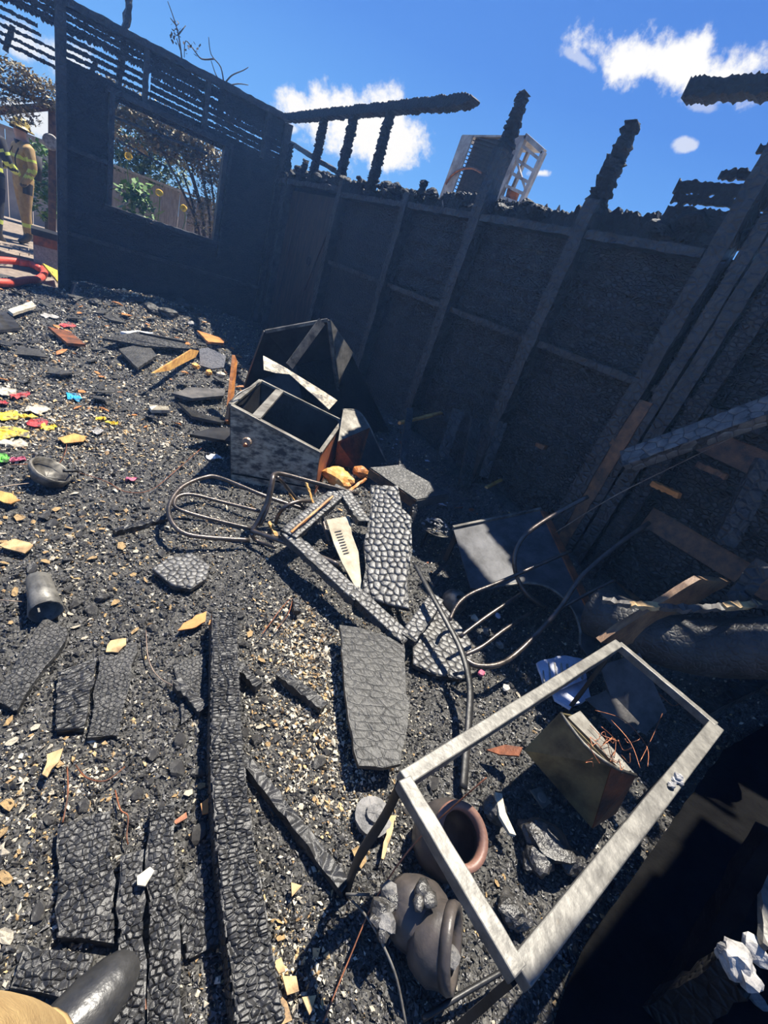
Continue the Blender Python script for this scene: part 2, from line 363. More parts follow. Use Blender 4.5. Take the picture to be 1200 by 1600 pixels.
board(wb, jag((.33, YB+.02, .0), (.33, YB+.02, 2.2), .03, .05, .010, 60, up=(1, 0, 0)), 'brown_wood', 'door_jamb')
w1 = thing('window_1', 'charred window frame in the back wall, its glass gone', None, ((WL+WR)/2, YB, WB), kind='structure')
for a, b in (((WL, WB), (WL, WT)), ((WR, WB), (WR, WT))): obj('side_frame', MB().bar((a[0], YB+.01, a[1]-.03), (b[0], YB+.01, b[1]+.03), .06, .11, up=(0, 1, 0), n=14, jit=.004), 'char', w1)
obj('head_frame', MB().bar((WL-.05, YB+.01, WT+.02), (WR+.08, YB+.01, WT+.02), .11, .06, n=14, jit=.004), 'char', w1)
obj('window_sill', MB().bar((WL-.06, YB-.02, WB-.02), (WR+.06, YB-.02, WB-.02), .16, .045, n=26, jit=.006), 'char', w1)
obj('transom_bar', MB().bar(WY(176, 182, YB+.06), WY(325, 240, YB+.06), .03, .03, n=12, jit=.003), 'char', w1)
obj('glazing_bar', MB().bar(WY(182, 218, YB+.06), WY(262, 262, YB+.06), .018, .02, n=8, jit=.002), 'char', w1)
obj('inner_jamb', MB().bar((WR+.07, YB-.01, WB-.2), (WR+.07, YB-.01, WT+.05), .03, .05, up=(0, 1, 0), n=16, jit=.004), 'char', w1)
for (px, py, qx, qy) in ((110, 8, 118, 40),):
    pass
st = WY(183, 40, YB+.25); obj('roof_stub', MB().bar((st[0], YB+.1, 2.2), (st[0]+.1, YB+.1, 3.35), .06, .06, n=22, jit=.016), 'char', wb)
for a, b in (((20, 40), (8, 80)), ((150, 95), (135, 140))):
    board(wb, MB().bar(WY(*a, YB+.1), WY(*b, YB+.1), .05, .05, n=6, jit=.008), 'char', 'roof_stub')

# --- right wall
wr = thing('wall_right', 'tall charred right wall of horizontal boards on burnt studs', None, (XR+.05, 3, 0), kind='structure')
z = 0.0; row = .135; k = 0
while z < 2.16:
    zc = z+row/2; y0 = -1.6
    for y1 in (sorted((.62+.35*(k % 2), 2.31+1.05*(k % 3 == 0), 5.85))):
        m = jag((XR+.065, y0+.003, zc), (XR+.065, y1-.003, zc), row+.012, .018, .0025, 20, nrm=(-1, 0, 0))
        v = np.array(m.v); v[:, 0] += (v[:, 2]-zc)*.17+random.uniform(-.004, .004); m.v = [tuple(q) for q in v]
        board(wr, m, 'brown_wood' if (y1 < 1.2 and zc < 1.3 and (k % 4 == 1)) else 'char_wall'); y0 = y1
    board(wr, jag((XR+.065, 7.42, zc), (XR+.065, 7.95, zc), row+.012, .018, .003, 6, nrm=(-1, 0, 0)))
    z += row; k += 1
for y, top, w, j in ((3.36, 2.62, .11, .006), (2.31, 2.35, .11, .006), (4.42, 2.25, .10, .005), (5.82, 2.3, .10, .005), (7.45, 2.25, .09, .004), (1.40, 3.05, .10, .006)):
    board(wr, MB().bar((XR, y, 0), (XR, y, top), w, .12, up=(1, 0, 0), n=26, jit=j), 'char', 'stud')
def stub(y, z0, z1, w=.10, x=XR, lean=0.0, tp=.75):
    m = MB().bar((x, y, z0), (x, y+lean, z1), w, .09, up=(1, 0, 0), n=max(14, int((z1-z0)*85)), jit=.014, taper=tp); 
    return board(wr, m, 'char_black', 'burnt_stud')
stub(3.36, 2.55, 2.99, .11, tp=.6); stub(2.31, 2.28, 2.79, .12, tp=.62)
for px, py, qx, qy in ((512, 172, 488, 268), (557, 168, 532, 275), (610, 170, 580, 298)):
    a = WX(px, py, XR); b = WX(qx, qy, XR); stub((a[1]+b[1])/2, b[2]-.1, a[2], .11)
for px, py, qx, qy in ((455, 225, 448, 268), (664, 283, 655, 310), (426, 180, 415, 262), (478, 250, 470, 275)):
    a = WX(px, py, XR+.05); b = WX(qx, qy, XR+.05); stub(b[1], b[2]-.08, a[2], .075, XR+.05, a[1]-b[1], .6)
board(wr, jag((XR, 8.0, 2.965), (XR, WX(742, 162, XR)[1], 2.965), .085, .10, .014, 260, nrm=(-1, 0, 0), taper_end=.03), 'char_black', 'top_plate')
p = WX(425, 205, XR+.35); q = WX(522, 266, XR+.35); board(wr, MB().bar(p, q, .06, .06, n=20, jit=.006), 'char', 'fallen_plate')
p = WX(430, 258, XR+.2); q = WX(455, 232, XR+.2); board(wr, MB().bar(p, q, .05, .05, n=8, jit=.006), 'char', 'fallen_plate')
p = WX(1075, 146, XR); board(wr, jag((XR, p[1], p[2]+.01), (XR, .5, p[2]-.03), .085, .09, .016, 130, nrm=(-1, 0, 0)), 'char_black', 'top_plate')
ys = [1.40, 2.31, 3.36, 4.42, 5.80]
for a, b in zip(ys[:-1], ys[1:]):
    board(wr, MB().bar((XR+.02, a+.06, 1.43), (XR+.02, b-.06, 1.43), .09, .045, n=14, jit=.003), 'char', 'nogging')
    board(wr, MB().bar((XR+.0, a+.06, 2.15), (XR+.0, b-.06, 2.15), .11, .05, n=20, jit=.004), 'char', 'wall_plate')
board(wr, MB().bar((XR+.02, .72, 1.43), (XR+.02, 1.33, 1.43), .09, .045, n=10, jit=.003), 'char', 'nogging')
board(wr, MB().bar((XR+.0, 5.88, 2.2), (XR+.0, 7.9, 2.2), .11, .06, n=30, jit=.008), 'char', 'door_lintel')
for y0, y1 in ((-1.6, 1.4), (1.4, 3.4), (3.4, 5.85)): board(wr, MB().box((XR+.10, (y0+y1)/2, 1.05), .012, y1-y0, 2.12), 'soot', 'leak_backing')  # black backing added behind the boards to stop light leaking through joints
board(wr, MB().box((XR+.10, 7.7, 1.1), .012, .75, 2.2), 'soot', 'leak_backing'); board(wr, MB().bar((XR+.02, YB+.02, 0), (XR+.02, YB+.02, 2.9), .10, .10, up=(1, 0, 0), n=20, jit=.004), 'char', 'corner_post'); board(wr, MB().box((XR+.085, 6.6, 1.1), .012, 1.6, 2.2), 'soot', 'leak_backing')
def crumple(c, sx, sy, h=.012, rings=4, n=16, th=.004):
    ph = random.uniform(0, 99); a0 = random.uniform(0, 6.3); ca, sa = math.cos(a0), math.sin(a0); top = []
    def P(r, k, dz):
        a = 2*PI*k/n; R = r*(1+.45*mnoise.noise((ph, math.cos(a)*1.6, math.sin(a)*1.6))+.14*random.uniform(-1, 1)*r); x = sx*R*math.cos(a); y = sy*R*math.sin(a)
        return (c[0]+x*ca-y*sa, c[1]+x*sa+y*ca, c[2]+dz+h*mnoise.noise((x/max(sx, sy)*2.2+ph, y/max(sx, sy)*2.2, 3))+h*.35*random.uniform(-1, 1))
    vs = [P(0, 0, th)]
    for i in range(1, rings+1): vs += [P(i/rings, k, th) for k in range(n)]
    fs = [(0, 1+k, 1+(k+1) % n) for k in range(n)]
    for i in range(rings-1):
        for k in range(n): b = (k+1) % n; o = 1+i*n; fs.append((o+k, o+n+k, o+n+b, o+b))
    m_ = len(vs); vs += [(v[0], v[1], v[2]-th) for v in vs[m_-n:]]; fs += [(m_-n+(k+1) % n, m_-n+k, m_+k, m_+(k+1) % n) for k in range(n)]; fs.append(tuple(m_+k for k in range(n-1, -1, -1)))
    return MB().add(vs, fs)
# ragged eave above the plate
yy = 1.45
while yy < 8.0:
    L = random.uniform(.35, .8); hh = random.uniform(.07, .17)*(1.25 if yy > 5 else 1.0)
    board(wr, jag((XR+.10+random.uniform(-.03, .06), yy, 2.18+hh/2), (XR+.10+random.uniform(-.03, .06), min(8.0, yy+L), 2.18+hh/2), hh, .05, .030, 48, nrm=(-1, 0, 0), low=.0, freq=1.6), 'char_black', 'burnt_eave'); yy += L*.82
def chunk(c, sx, sy, sz, n=None):
    ph = random.uniform(0, 99); vs = []
    ico = [(0, 0, 1), (.9, 0, .45), (.28, .85, .45), (-.72, .53, .45), (-.72, -.53, .45), (.28, -.85, .45), (.72, .53, -.45), (-.28, .85, -.45), (-.9, 0, -.45), (-.28, -.85, -.45), (.72, -.53, -.45), (0, 0, -1)]
    fs = [(0, 1, 2), (0, 2, 3), (0, 3, 4), (0, 4, 5), (0, 5, 1), (1, 6, 2), (2, 7, 3), (3, 8, 4), (4, 9, 5), (5, 10, 1), (6, 7, 2), (7, 8, 3), (8, 9, 4), (9, 10, 5), (10, 6, 1), (11, 7, 6), (11, 8, 7), (11, 9, 8), (11, 10, 9), (11, 6, 10)]
    a = random.uniform(0, 6.3); pts = [np.array(p)*random.uniform(.65, 1.25) for p in ico]
    if n is None: n = 2 if max(sx, sy) > .04 else 1 if max(sx, sy) > .012 else 0
    for lv in range(n):
        mid = {}; nf = []; amp = .16/(lv+1)
        def mp(i, j):
            k = (min(i, j), max(i, j))
            if k not in mid: mid[k] = len(pts); pts.append((pts[i]+pts[j])/2*random.uniform(1.06-amp, 1.06+amp)+np.array([random.uniform(-amp, amp)*.4 for _ in range(3)]))
            return mid[k]
        for (i, j, k) in fs: a1, b1, c1_ = mp(i, j), mp(j, k), mp(k, i); nf += [(i, a1, c1_), (a1, j, b1), (c1_, b1, k), (a1, b1, c1_)]
        fs = nf
    for p in pts:
        x, y, z_ = p[0]*sx, p[1]*sy, p[2]*sz
        vs.append((c[0]+x*math.cos(a)-y*math.sin(a), c[1]+x*math.sin(a)+y*math.cos(a), c[2]+z_))
    return MB().add(vs, fs)
for i in range(46):
    y = random.uniform(1.5, 7.9); s = random.uniform(.03, .085)
    board(wr, chunk((XR+random.uniform(.0, .18), y, 2.24+random.uniform(-.03, .09)+(.05 if y > 5 else 0)), s*1.3, s*1.5, s*.8), 'char_black', 'burnt_clod')
for px, py in ((870, 332), (850, 330), (1015, 365), (955, 372), (665, 318), (615, 300), (790, 320), (565, 297), (915, 372), (985, 378), (690, 322)):
    c = WX(px, py, XR+.12); a = random.uniform(.03, .07)
    board(wr, MB().sheet([c+np.array([0, -a, -.03]), c+np.array([.03, a, -.02]), c+np.array([.02, a*.6, .03]), c+np.array([-.02, -a*.3, .045])], .006), 'roof_iron', 'iron_scrap')
# boards still hanging by the right end
for px, py, h in ((1033, 345, .17), (1052, 309, .05), (1057, 291, .06), (1126, 272, .045), (1185, 233, .04)):
    p = WX(px, py, XR+.07); board(wr, jag((XR+.07, p[1], p[2]), (XR+.07, .3, p[2]-.015), h, .02, .014, 120, nrm=(-1, 0, 0), freq=1.5), 'char_black')
# upright boards at the right end
for px, py, w, m in ((1200, 345, .075, 'char'), (1200, 400, .085, 'char'), (1200, 470, .09, 'char_wall')):
    p = WX(px, py, XR-.03); board(wr, MB().bar((XR-.03, p[1], .1), (XR-.03, p[1], 2.6), w, .04, up=(1, 0, 0), n=26, jit=.004), m, 'upright_board')
p = WX(1030, 590, XR-.04); board(wr, MB().bar((XR-.03, p[1]-.0, .05), (XR-.03, p[1], 1.35), .10, .05, up=(1, 0, 0), n=16, jit=.003), 'brown_wood', 'upright_board')
# door leaf
d1 = thing('door_1', 'scorched brown ledged wooden door standing in the right wall', None, (XR+.03, 6.6, 0), kind='structure')
ya, yb2 = 5.93, 7.36
for i in range(6):
    a = ya+(yb2-ya)*i/6; b = ya+(yb2-ya)*(i+1)/6
    obj('board', jag((XR+.04+random.uniform(-.003, .003), (a+b)/2, 0.02), (XR+.04, (a+b)/2, 2.12), (b-a)-.006, .025, .002, 12, up=(0, 1, 0), nrm=(-1, 0, 0)), 'door_wood', d1)
obj('brace', MB().bar((XR+.02, 6.0, 1.9), (XR+.02, 6.35, 1.0), .09, .015, up=(1, 0, 0), n=6, jit=.002), 'door_wood', d1)
ring = G(0, 0); c = np.array([XR+.01, 6.35, 1.35]); obj('ring_handle', MB().tube([c+np.array([0, .05*math.cos(t), .06*math.sin(t)]) for t in np.linspace(0, 2*PI, 13)], .007, 6, 2), 'dark_steel', d1, True)
# unseen roof added to shade the lower right, hole placed to light the lump
rf = thing('shade_roof', 'unseen roof boards added to shade the ground beside the near right wall', None, (2.6, -.6, 2.9), kind='structure')
lump_at = G(1160, 1510, .42); hole = lump_at + (2.98-.42)*np.array([SDIR.x/SDIR.z, SDIR.y/SDIR.z, 1])
for i in range(11):
    x0 = 1.20+i*.18
    spans = [(-1.6, .45)] if abs(x0-hole[0]) > .09 else [(-1.6, hole[1]-.10), (hole[1]+.10, .45)]
    for a, b in spans: obj('shade_roof_board', jag((x0, a, 2.98), (x0, b+random.uniform(-.02, .02), 2.98), .18, .02, .003, 24, up=(1, 0, 0), nrm=(0, 0, 1)), 'char', rf)
for y in (-1.3, -.62, .3): obj('rafter', MB().bar((1.15, y, 2.92), (3.05, y, 2.92), .05, .10, n=12, jit=.005), 'char', rf)

# ------------------------------------------------------------------ beyond the walls
def leaves(name, pts, size, mat, parent, tilt=1.0):
    """many small folded leaves, one mesh"""
    n = len(pts); P = np.array(pts); a = RNG.uniform(0, 2*PI, n); b = RNG.uniform(-1, 1, n)*tilt; s = size*RNG.uniform(.6, 1.4, n)
    d = np.stack([np.cos(a)*np.cos(b), np.sin(a)*np.cos(b), np.sin(b)], 1); side = np.stack([-np.sin(a), np.cos(a), RNG.uniform(-.8, .8, n)], 1); side /= np.linalg.norm(side, axis=1)[:, None]
    v = np.stack([P, P+d*s[:, None]*.5+side*s[:, None]*.28, P+d*s[:, None], P+d*s[:, None]*.5-side*s[:, None]*.28], 1).reshape(-1, 3)
    m = MB(); m.v = [tuple(q) for q in v]; m.f = [(4*i, 4*i+1, 4*i+2, 4*i+3) for i in range(n)]
    o = obj(name, m, mat, parent); o['kind'] = 'stuff'; return o
def blob_pts(c, r, n):
    q = RNG.normal(size=(n, 3)); q /= np.linalg.norm(q, axis=1)[:, None]; q *= RNG.uniform(.45, 1, n)[:, None]**.5
    return np.array(c)+q*np.array(r)
# timber fence behind the window
YF = 11.2
fence = thing('garden_fence', 'grey-brown paling fence seen through the burnt window', 'fence', (3, YF, 0))
for i in range(47):
    x = .85+i*.155
    obj('paling', jag((x+.075, YF, 0.0), (x+.075, YF, 1.62+.02*math.sin(i*1.7)), .148, .02, .002, 4, up=(1, 0, 0), nrm=(0, 1, 0)), 'fence', fence)
obj('capping_rail', MB().bar((.8, YF-.02, 1.66), (8.2, YF-.02, 1.66), .09, .04), 'cream', fence)
hedge = thing('climbing_vine', 'scorched brown vine hanging over the top of the window view', 'vine', (2.3, YF-.9, 0))
pts = np.concatenate([blob_pts(WY(px, py, YF-.9), (.55, .35, .28), 800) for px, py in ((185, 160), (215, 180), (250, 195), (290, 220), (320, 230), (335, 260), (300, 245), (270, 220), (205, 205))])
leaves('foliage', pts, .075, 'leaf_dry', hedge)
for px, py, qx, qy in ((312, 372, 250, 230), (320, 374, 285, 235), (328, 376, 310, 250), (334, 378, 325, 255), (306, 366, 285, 270), (318, 374, 300, 270)):
    a = WY(px, py, YF-1.0); b = WY(qx, qy, YF-1.0); a2 = a.copy(); a2[2] = 0
    obj('stem', MB().tube([a2, a, (a+b)/2+np.array([.05, 0, .03]), b], [.03, .015], 6), 'bark', hedge, True)
pts = np.concatenate([blob_pts(WY(px, py, YF-1.05), (.16, .12, .3), 260) for px, py in ((305, 330), (325, 340), (315, 300), (330, 290))])
leaves('scorched_foliage', pts, .06, 'leaf_dry', hedge)
shrub = thing('far_shrub', 'green shrub showing behind the fence through the window', 'shrub', (3.2, YF+2.2, 0))
pts = np.concatenate([blob_pts(WY(px, py, YF+2.2), (.6, .4, .45), 700) for px, py in ((190, 240), (225, 250), (255, 262), (205, 225))])
leaves('foliage', pts, .10, 'leaf_far', shrub)
c = WY(225, 260, YF+2.2); obj('stem', MB().tube([(c[0], c[1], 0), (c[0], c[1], c[2]*.6), c], [.05, .02], 6), 'bark', shrub, True)
fl = thing('flowering_shrub', 'green leafy plant with yellow flowers just outside the burnt window', 'plant', (*(WY(225, 340, YB+.8)[:2]), 0))
leaves('foliage', np.concatenate([blob_pts(WY(px, py, YB+.8), (.16, .12, .12), 55) for px, py in ((200, 300), (215, 312), (230, 330), (222, 300), (205, 315))]), .11, 'leaf_green', fl)
for px, py in ((201, 245), (249, 302), (287, 326)):
    c = WY(px, py, YB+.7); r = .052
    f = obj('flower', MB().lathe([(.008, -.01), (r*.6, 0), (r, .02), (r*.8, .024), (.01, .01)], c, (-.3, -1, .3), 10, .004), 'petal', fl)
    obj('stalk', MB().tube([c, c+np.array([.02, .05, -.3]), (fl.location.x+.1, YB+.8, 0)], .006, 5), 'leaf_green', f)
for px, py in ((205, 330), (225, 320), (235, 345)):
    c = WY(px, py, YB+.8); obj('stem', MB().tube([(fl.location.x, YB+.8, 0), (c[0], YB+.8, c[2]*.7), c], .01, 5), 'leaf_green', fl)
# dead branches rising above the back wall
for k, (lab, paths) in enumerate((('thin bare twig standing tallest above the back wall', [[(285, 100), (280, 60), (272, 30), (262, 2)], [(278, 55), (290, 40)], [(276, 40), (266, 28)], [(283, 80), (276, 60)]]),
        ('curly bare branch above the corner end of the back wall', [[(350, 132), (345, 105), (330, 85), (326, 58)], [(335, 92), (315, 92), (303, 78), (290, 64), (288, 90)], [(350, 132), (362, 118), (380, 110), (388, 105)], [(352, 135), (372, 131), (388, 133)], [(348, 130), (338, 118), (330, 95)]]))):
    base = WY(*paths[0][0], YB+1.6)
    t = thing('bare_branch', lab, 'branch', (base[0], base[1], 0))
    obj('stem', MB().tube([(3.0+.12*k, base[1], 0), (2.95+.12*k, base[1], 2.0), (2.75, base[1], 2.75), ((2.75+base[0])/2, base[1], 2.85), base], [.03, .012], 6), 'bark', t, True)
    for q in paths: obj('twig', MB().tube([WY(a, b, YB+1.6) for a, b in q], [.012, .005], 5), 'bark', t, True)
    if k == 0: leaves('dead_leaf', np.array([WY(273+random.uniform(-7, 7), 50+random.uniform(-22, 22), YB+1.6) for _ in range(26)]), .05, 'bark', t)
    else: leaves('dead_leaf', np.array([WY(290+random.uniform(-4, 24), 68+random.uniform(0, 18), YB+1.6) for _ in range(22)]), .05, 'bark', t)
# yard seen through the doorway on the left
vine2 = thing('overhanging_vine', 'scorched leaves hanging across the top of the doorway at left', 'vine', (0, 9.4, 0))
pts = np.concatenate([blob_pts(WY(px, py, 9.4), (.32, .22, .17), 420) for px, py in ((5, 110), (30, 125), (60, 140), (80, 150), (15, 150), (20, 170))])
leaves('foliage', pts, .055, 'leaf_dry', vine2)
a = WY(40, 150, 9.5); obj('stem', MB().tube([(-1.2, 9.6, 0), (-1.1, 9.6, 2.0), (-.5, 9.5, a[2]), a, WY(85, 160, 9.5)], [.04, .02], 6), 'bark', vine2, True)
porch = thing('verandah_post', 'brown timber verandah post and beam outside the doorway', 'post', (*(WY(80, 300, 9.9)[:2]), 0))
a = WY(82, 165, 9.9); b = WY(80, 335, 9.9)
obj('post', MB().bar((b[0], 9.9, 0), (a[0], 9.9, a[2]), .10, .10, up=(0, 1, 0)), 'brown_wood', porch)
obj('beam', MB().bar(WY(-60, 178, 9.9), WY(86, 166, 9.9), .10, .09), 'brown_wood', porch)
m = WY(79, 222, 9.83); tag(obj('round_meter', MB().lathe([(.0, .05), (.085, .05), (.10, .035), (.10, -.03), (.0, -.03)], m, (0, -1, 0.1), 20), 'white_ash', smooth=False), 'round pale disc fixed to the brown verandah post', 'meter')
sidewall = thing('side_fence', 'pale sunlit fence along the yard behind the firefighters', 'fence', (-.5, 14.5, 0))
for i in range(14): obj('panel', MB().box((-2.6+i*.42, 14.5, .82), .41, .03, 1.62), 'far_grey', sidewall)
obj('coping', MB().bar((-2.9, 14.5, 1.66), (3.2, 14.5, 1.66), .1, .06), 'fence', sidewall)
shr = thing('yard_shrub', 'leafy green shrub beside the firefighter in the yard', 'shrub', (.35, 12.4, 0))
leaves('foliage', np.concatenate([blob_pts(WY(px, py, 12.4), (.28, .25, .35), 350) for px, py in ((70, 260), (78, 290), (72, 315))]), .10, 'leaf_green', shr)
c = WY(72, 330, 12.4); obj('stem', MB().tube([(c[0], 12.4, 0), c], .03, 6), 'bark', shr, True)
# brick step by the doorway
stp = thing('brick_step', 'low step of pale brick paving outside the doorway', 'step', (-.35, 9.6, 0))
for r_ in range(4):
    for c_ in range(7):
        obj('brick', MB().box((-1.15+c_*.235+(.11 if r_ % 2 else 0), 9.2+r_*.25, .05), .225, .235, .10), 'paver', stp)
blk = thing('speckled_block', 'grey speckled block topped with rusty tray beside the doorway post', 'block', (*(G(70, 392, 0)[:2]), 0))
c = G(72, 395, 0); c = np.array([.22, 9.0, 0])
obj('block', MB().box((c[0], c[1], .17), .3, .3, .34), 'foam', blk); obj('tray', MB().box((c[0]+.02, c[1], .40), .34, .36, .12), 'rust', blk); obj('lid', MB().box((c[0]+.02, c[1], .50), .38, .38, .08), 'dark_steel', blk)
for lab, pts in (('long red fire hose lying along the ground near the doorway', [(-40, 405), (10, 407), (45, 412), (62, 420)]), ('red fire hose bent in a loop near the doorway post', [(-20, 440), (15, 442), (40, 438), (60, 436), (69, 428), (66, 420), (55, 414), (30, 410)])):
    tag(obj('fire_hose', MB().tube([G(a, b, .06) for a, b in pts], .045, 10, 5), 'hose', smooth=True), lab, 'hose')
p = [G(68, 414, .08), G(90, 424, .02), G(91, 440, .02)]; tag(obj('yellow_board', MB().sheet([G(66, 412, .22), G(91, 424, .1), G(91, 442, .04)], .02), 'yellow'), 'yellow triangular board leaning at the foot of the door post', 'board')

# ---- outdoor condenser unit on the neighbouring flat roof
rs = MB().box((5.6, 6.2, 1.2), 3.6, 5.0, 2.4); tag(obj('neighbour_roof', rs, 'far_grey'), 'flat roofed block just behind the right wall', None, kind='structure')
ac = thing('condenser_unit', 'burnt rusty outdoor air-conditioner standing above the right wall', 'air conditioner', (4.6, 5.2, 2.4))
XA = 4.5; pa = lambda px, py, dx=0: WX(px, py, XA+dx)
TL, TM, TR = pa(722, 212), pa(822, 213), pa(850, 236, .0); BL, BM, BR = pa(690, 300), pa(778, 330), pa(806, 336)
def quad(a, b, c, d, th): return MB().sheet([a, b, c, d], th)
up = (np.array(TL)-np.array(BL)); dep = np.array([.45, .1, .02])
BL2 = np.array(BL)-up*.35; BM2 = np.array(BM)-up*.2
obj('side_panel', quad(TL, TL+(TM-TL)*.2, BL2+(BM2-BL2)*.2, BL2, .015), 'ac_metal', ac)
obj('top_panel', quad(TL, TM, TM+dep, TL+dep, .02), 'ac_metal', ac)
fa, fb, fc, fd = TL+(TM-TL)*.2, TL+(TM-TL)*.72, BL2+(BM2-BL2)*.72, BL2+(BM2-BL2)*.2
for i in range(22):
    t = i/21; a = np.array(fa)*(1-t)+np.array(fd)*t; b = np.array(fb)*(1-t)+np.array(fc)*t
    obj('fin', MB().bar(a+np.array([.02, 0, 0]), b+np.array([.02, 0, -.10]), .02, .012), 'fin', ac)
obj('coil_back', quad(np.array(fa)+dep*.15, np.array(fb)+dep*.15, np.array(fc)+dep*.15, np.array(fd)+dep*.15, .02), 'fin', ac)
obj('centre_panel', quad(fb, TM, BM2, fc, .015), 'roof_iron', ac)
arc = [pa(x, y, -.03) for x, y in ((696, 288), (705, 275), (720, 265), (738, 263), (752, 270))]; obj('copper_pipe', MB().tube(arc, .014, 6), 'copper', ac, True)
F0, F1, F2, F3 = pa(822, 213), pa(850, 238), pa(806, 336), pa(772, 326)
for a, b in ((F0, F1), (F1, F2), (F0, F3)): obj('frame_post', MB().bar(a, b, .05, .05, up=(1, 0, 0)), 'ac_metal', ac)
for t in (.12, .3, .48, .66, .82):
    a = F0+(F3-F0)*t; b = F1+(F2-F1)*t; obj('frame_rail', MB().bar(a, b, .03, .03, up=(1, 0, 0)), 'ac_metal', ac)
a = F0+(F3-F0)*.3; b = F1+(F2-F1)*.62; obj('frame_brace', MB().bar(a, b, .02, .02, up=(1, 0, 0)), 'ac_metal', ac)
obj('fan_motor', chunk(pa(800, 308, .08), .10, .10, .09), 'rust', ac)
obj('base_block', MB().box((4.75, 5.15, 2.5), .8, 1.3, .2), 'dark_steel', ac)
for dy in (0, .9): obj('rear_post', MB().bar(np.array(TL)+dep+np.array([0, -dy, 0]), np.array(BL2)+dep+np.array([0, -dy, 0]), .04, .04, up=(1, 0, 0)), 'ac_metal', ac)

# ------------------------------------------------------------------ burnt timber helpers
def clip_poly(poly, n, d):                  # keep n.p <= d
    out = []
    for i in range(len(poly)):
        a, b = poly[i], poly[(i+1) % len(poly)]; da = n[0]*a[0]+n[1]*a[1]-d; db = n[0]*b[0]+n[1]*b[1]-d
        if da <= 0: out.append(a)
        if (da < 0 < db) or (db < 0 < da): t = da/(da-db); out.append((a[0]+(b[0]-a[0])*t, a[1]+(b[1]-a[1])*t))
    return out
def inside(p, poly):
    r = False; j = len(poly)-1
    for i in range(len(poly)):
        a, b = poly[i], poly[j]
        if (a[1] > p[1]) != (b[1] > p[1]) and p[0] < (b[0]-a[0])*(p[1]-a[1])/(b[1]-a[1]+1e-12)+a[0]: r = not r
        j = i
    return r
def scales(poly, fmap, su, sv, h, gap=.10, seed=1):
    """alligator char: domed cells over a 2-D outline, fmap(u, v, w) lifts them onto the timber"""
    rnd = random.Random(seed); us = [p[0] for p in poly]; vs = [p[1] for p in poly]
    u0, u1, v0, v1 = min(us), max(us), min(vs), max(vs); P = []; nu = int((u1-u0)/su)+3; nv = int((v1-v0)/sv)+3; grid = {}
    for j in range(nv):
        for i in range(nu):
            q = (u0+(i-.7+.5*(j % 2))*su+rnd.uniform(-.34, .34)*su, v0+(j-.7)*sv+rnd.uniform(-.34, .34)*sv); grid[(i, j)] = q
    m = MB(); ccw = sum(poly[i][0]*poly[(i+1) % len(poly)][1]-poly[(i+1) % len(poly)][0]*poly[i][1] for i in range(len(poly))) > 0
    for (i, j), c in grid.items():
        if not inside(c, poly): continue
        cell = [(c[0]-su*2, c[1]-sv*2), (c[0]+su*2, c[1]-sv*2), (c[0]+su*2, c[1]+sv*2), (c[0]-su*2, c[1]+sv*2)]
        for dj in (-2, -1, 0, 1, 2):
            for di in (-2, -1, 0, 1, 2):
                o = grid.get((i+di, j+dj))
                if o is None or (di == 0 and dj == 0): continue
                n = ((o[0]-c[0])/su**2, (o[1]-c[1])/sv**2); mid = ((o[0]+c[0])/2, (o[1]+c[1])/2); cell = clip_poly(cell, n, n[0]*mid[0]+n[1]*mid[1])
        for k in range(len(poly)):
            a, b = poly[k], poly[(k+1) % len(poly)]; n = ((b[1]-a[1]), -(b[0]-a[0]))
            if not ccw: n = (-n[0], -n[1])
            if n[0]*c[0]+n[1]*c[1] <= n[0]*a[0]+n[1]*a[1]+1e-9:
                ln = math.hypot(*n)
                if abs(n[0]*(c[0]-a[0])+n[1]*(c[1]-a[1]))/ln < max(su, sv): cell = clip_poly(cell, n, n[0]*a[0]+n[1]*a[1])
        if len(cell) < 3: continue
        k = len(cell); cx = sum(p[0] for p in cell)/k; cy = sum(p[1] for p in cell)/k; hh = h*rnd.uniform(.75, 1.2); tu = rnd.uniform(-.25, .25); V = []
        for f, w in ((1-gap*.4, -.1), (1-gap*1.1, .7), (.60, 1.0)):
            for p in cell: V.append(fmap(cx+(p[0]-cx)*f, cy+(p[1]-cy)*f, hh*(w+(tu*(p[0]-cx)/su if w > 0 else 0))))
        F = []
        for r in range(2):
            for q in range(k): F.append((r*k+q, r*k+(q+1) % k, (r+1)*k+(q+1) % k, (r+1)*k+q))
        F.append(tuple(range(2*k, 3*k))); m.add(V, F)
    return m
def frame_of(P):
    a = Vector(P[0]); u = (Vector(P[1])-a).normalized(); n = Vector((0, 0, 0))
    for i in range(len(P)):
        p, q = Vector(P[i]), Vector(P[(i+1) % len(P)]); n += Vector(((p.y-q.y)*(p.z+q.z), (p.z-q.z)*(p.x+q.x), (p.x-q.x)*(p.y+q.y)))
    n.normalize()
    if n.z < 0: n = -n
    return a, u, n.cross(u), n
def rough_outline(P, seg=.06, amp=.006):
    out = []
    for i in range(len(P)):
        a, b = Vector(P[i]), Vector(P[(i+1) % len(P)]); n = max(1, int((b-a).length/seg))
        for k in range(n): out.append(a.lerp(b, k/n)+Vector((random.uniform(-amp, amp), random.uniform(-amp, amp), 0)))
    return out
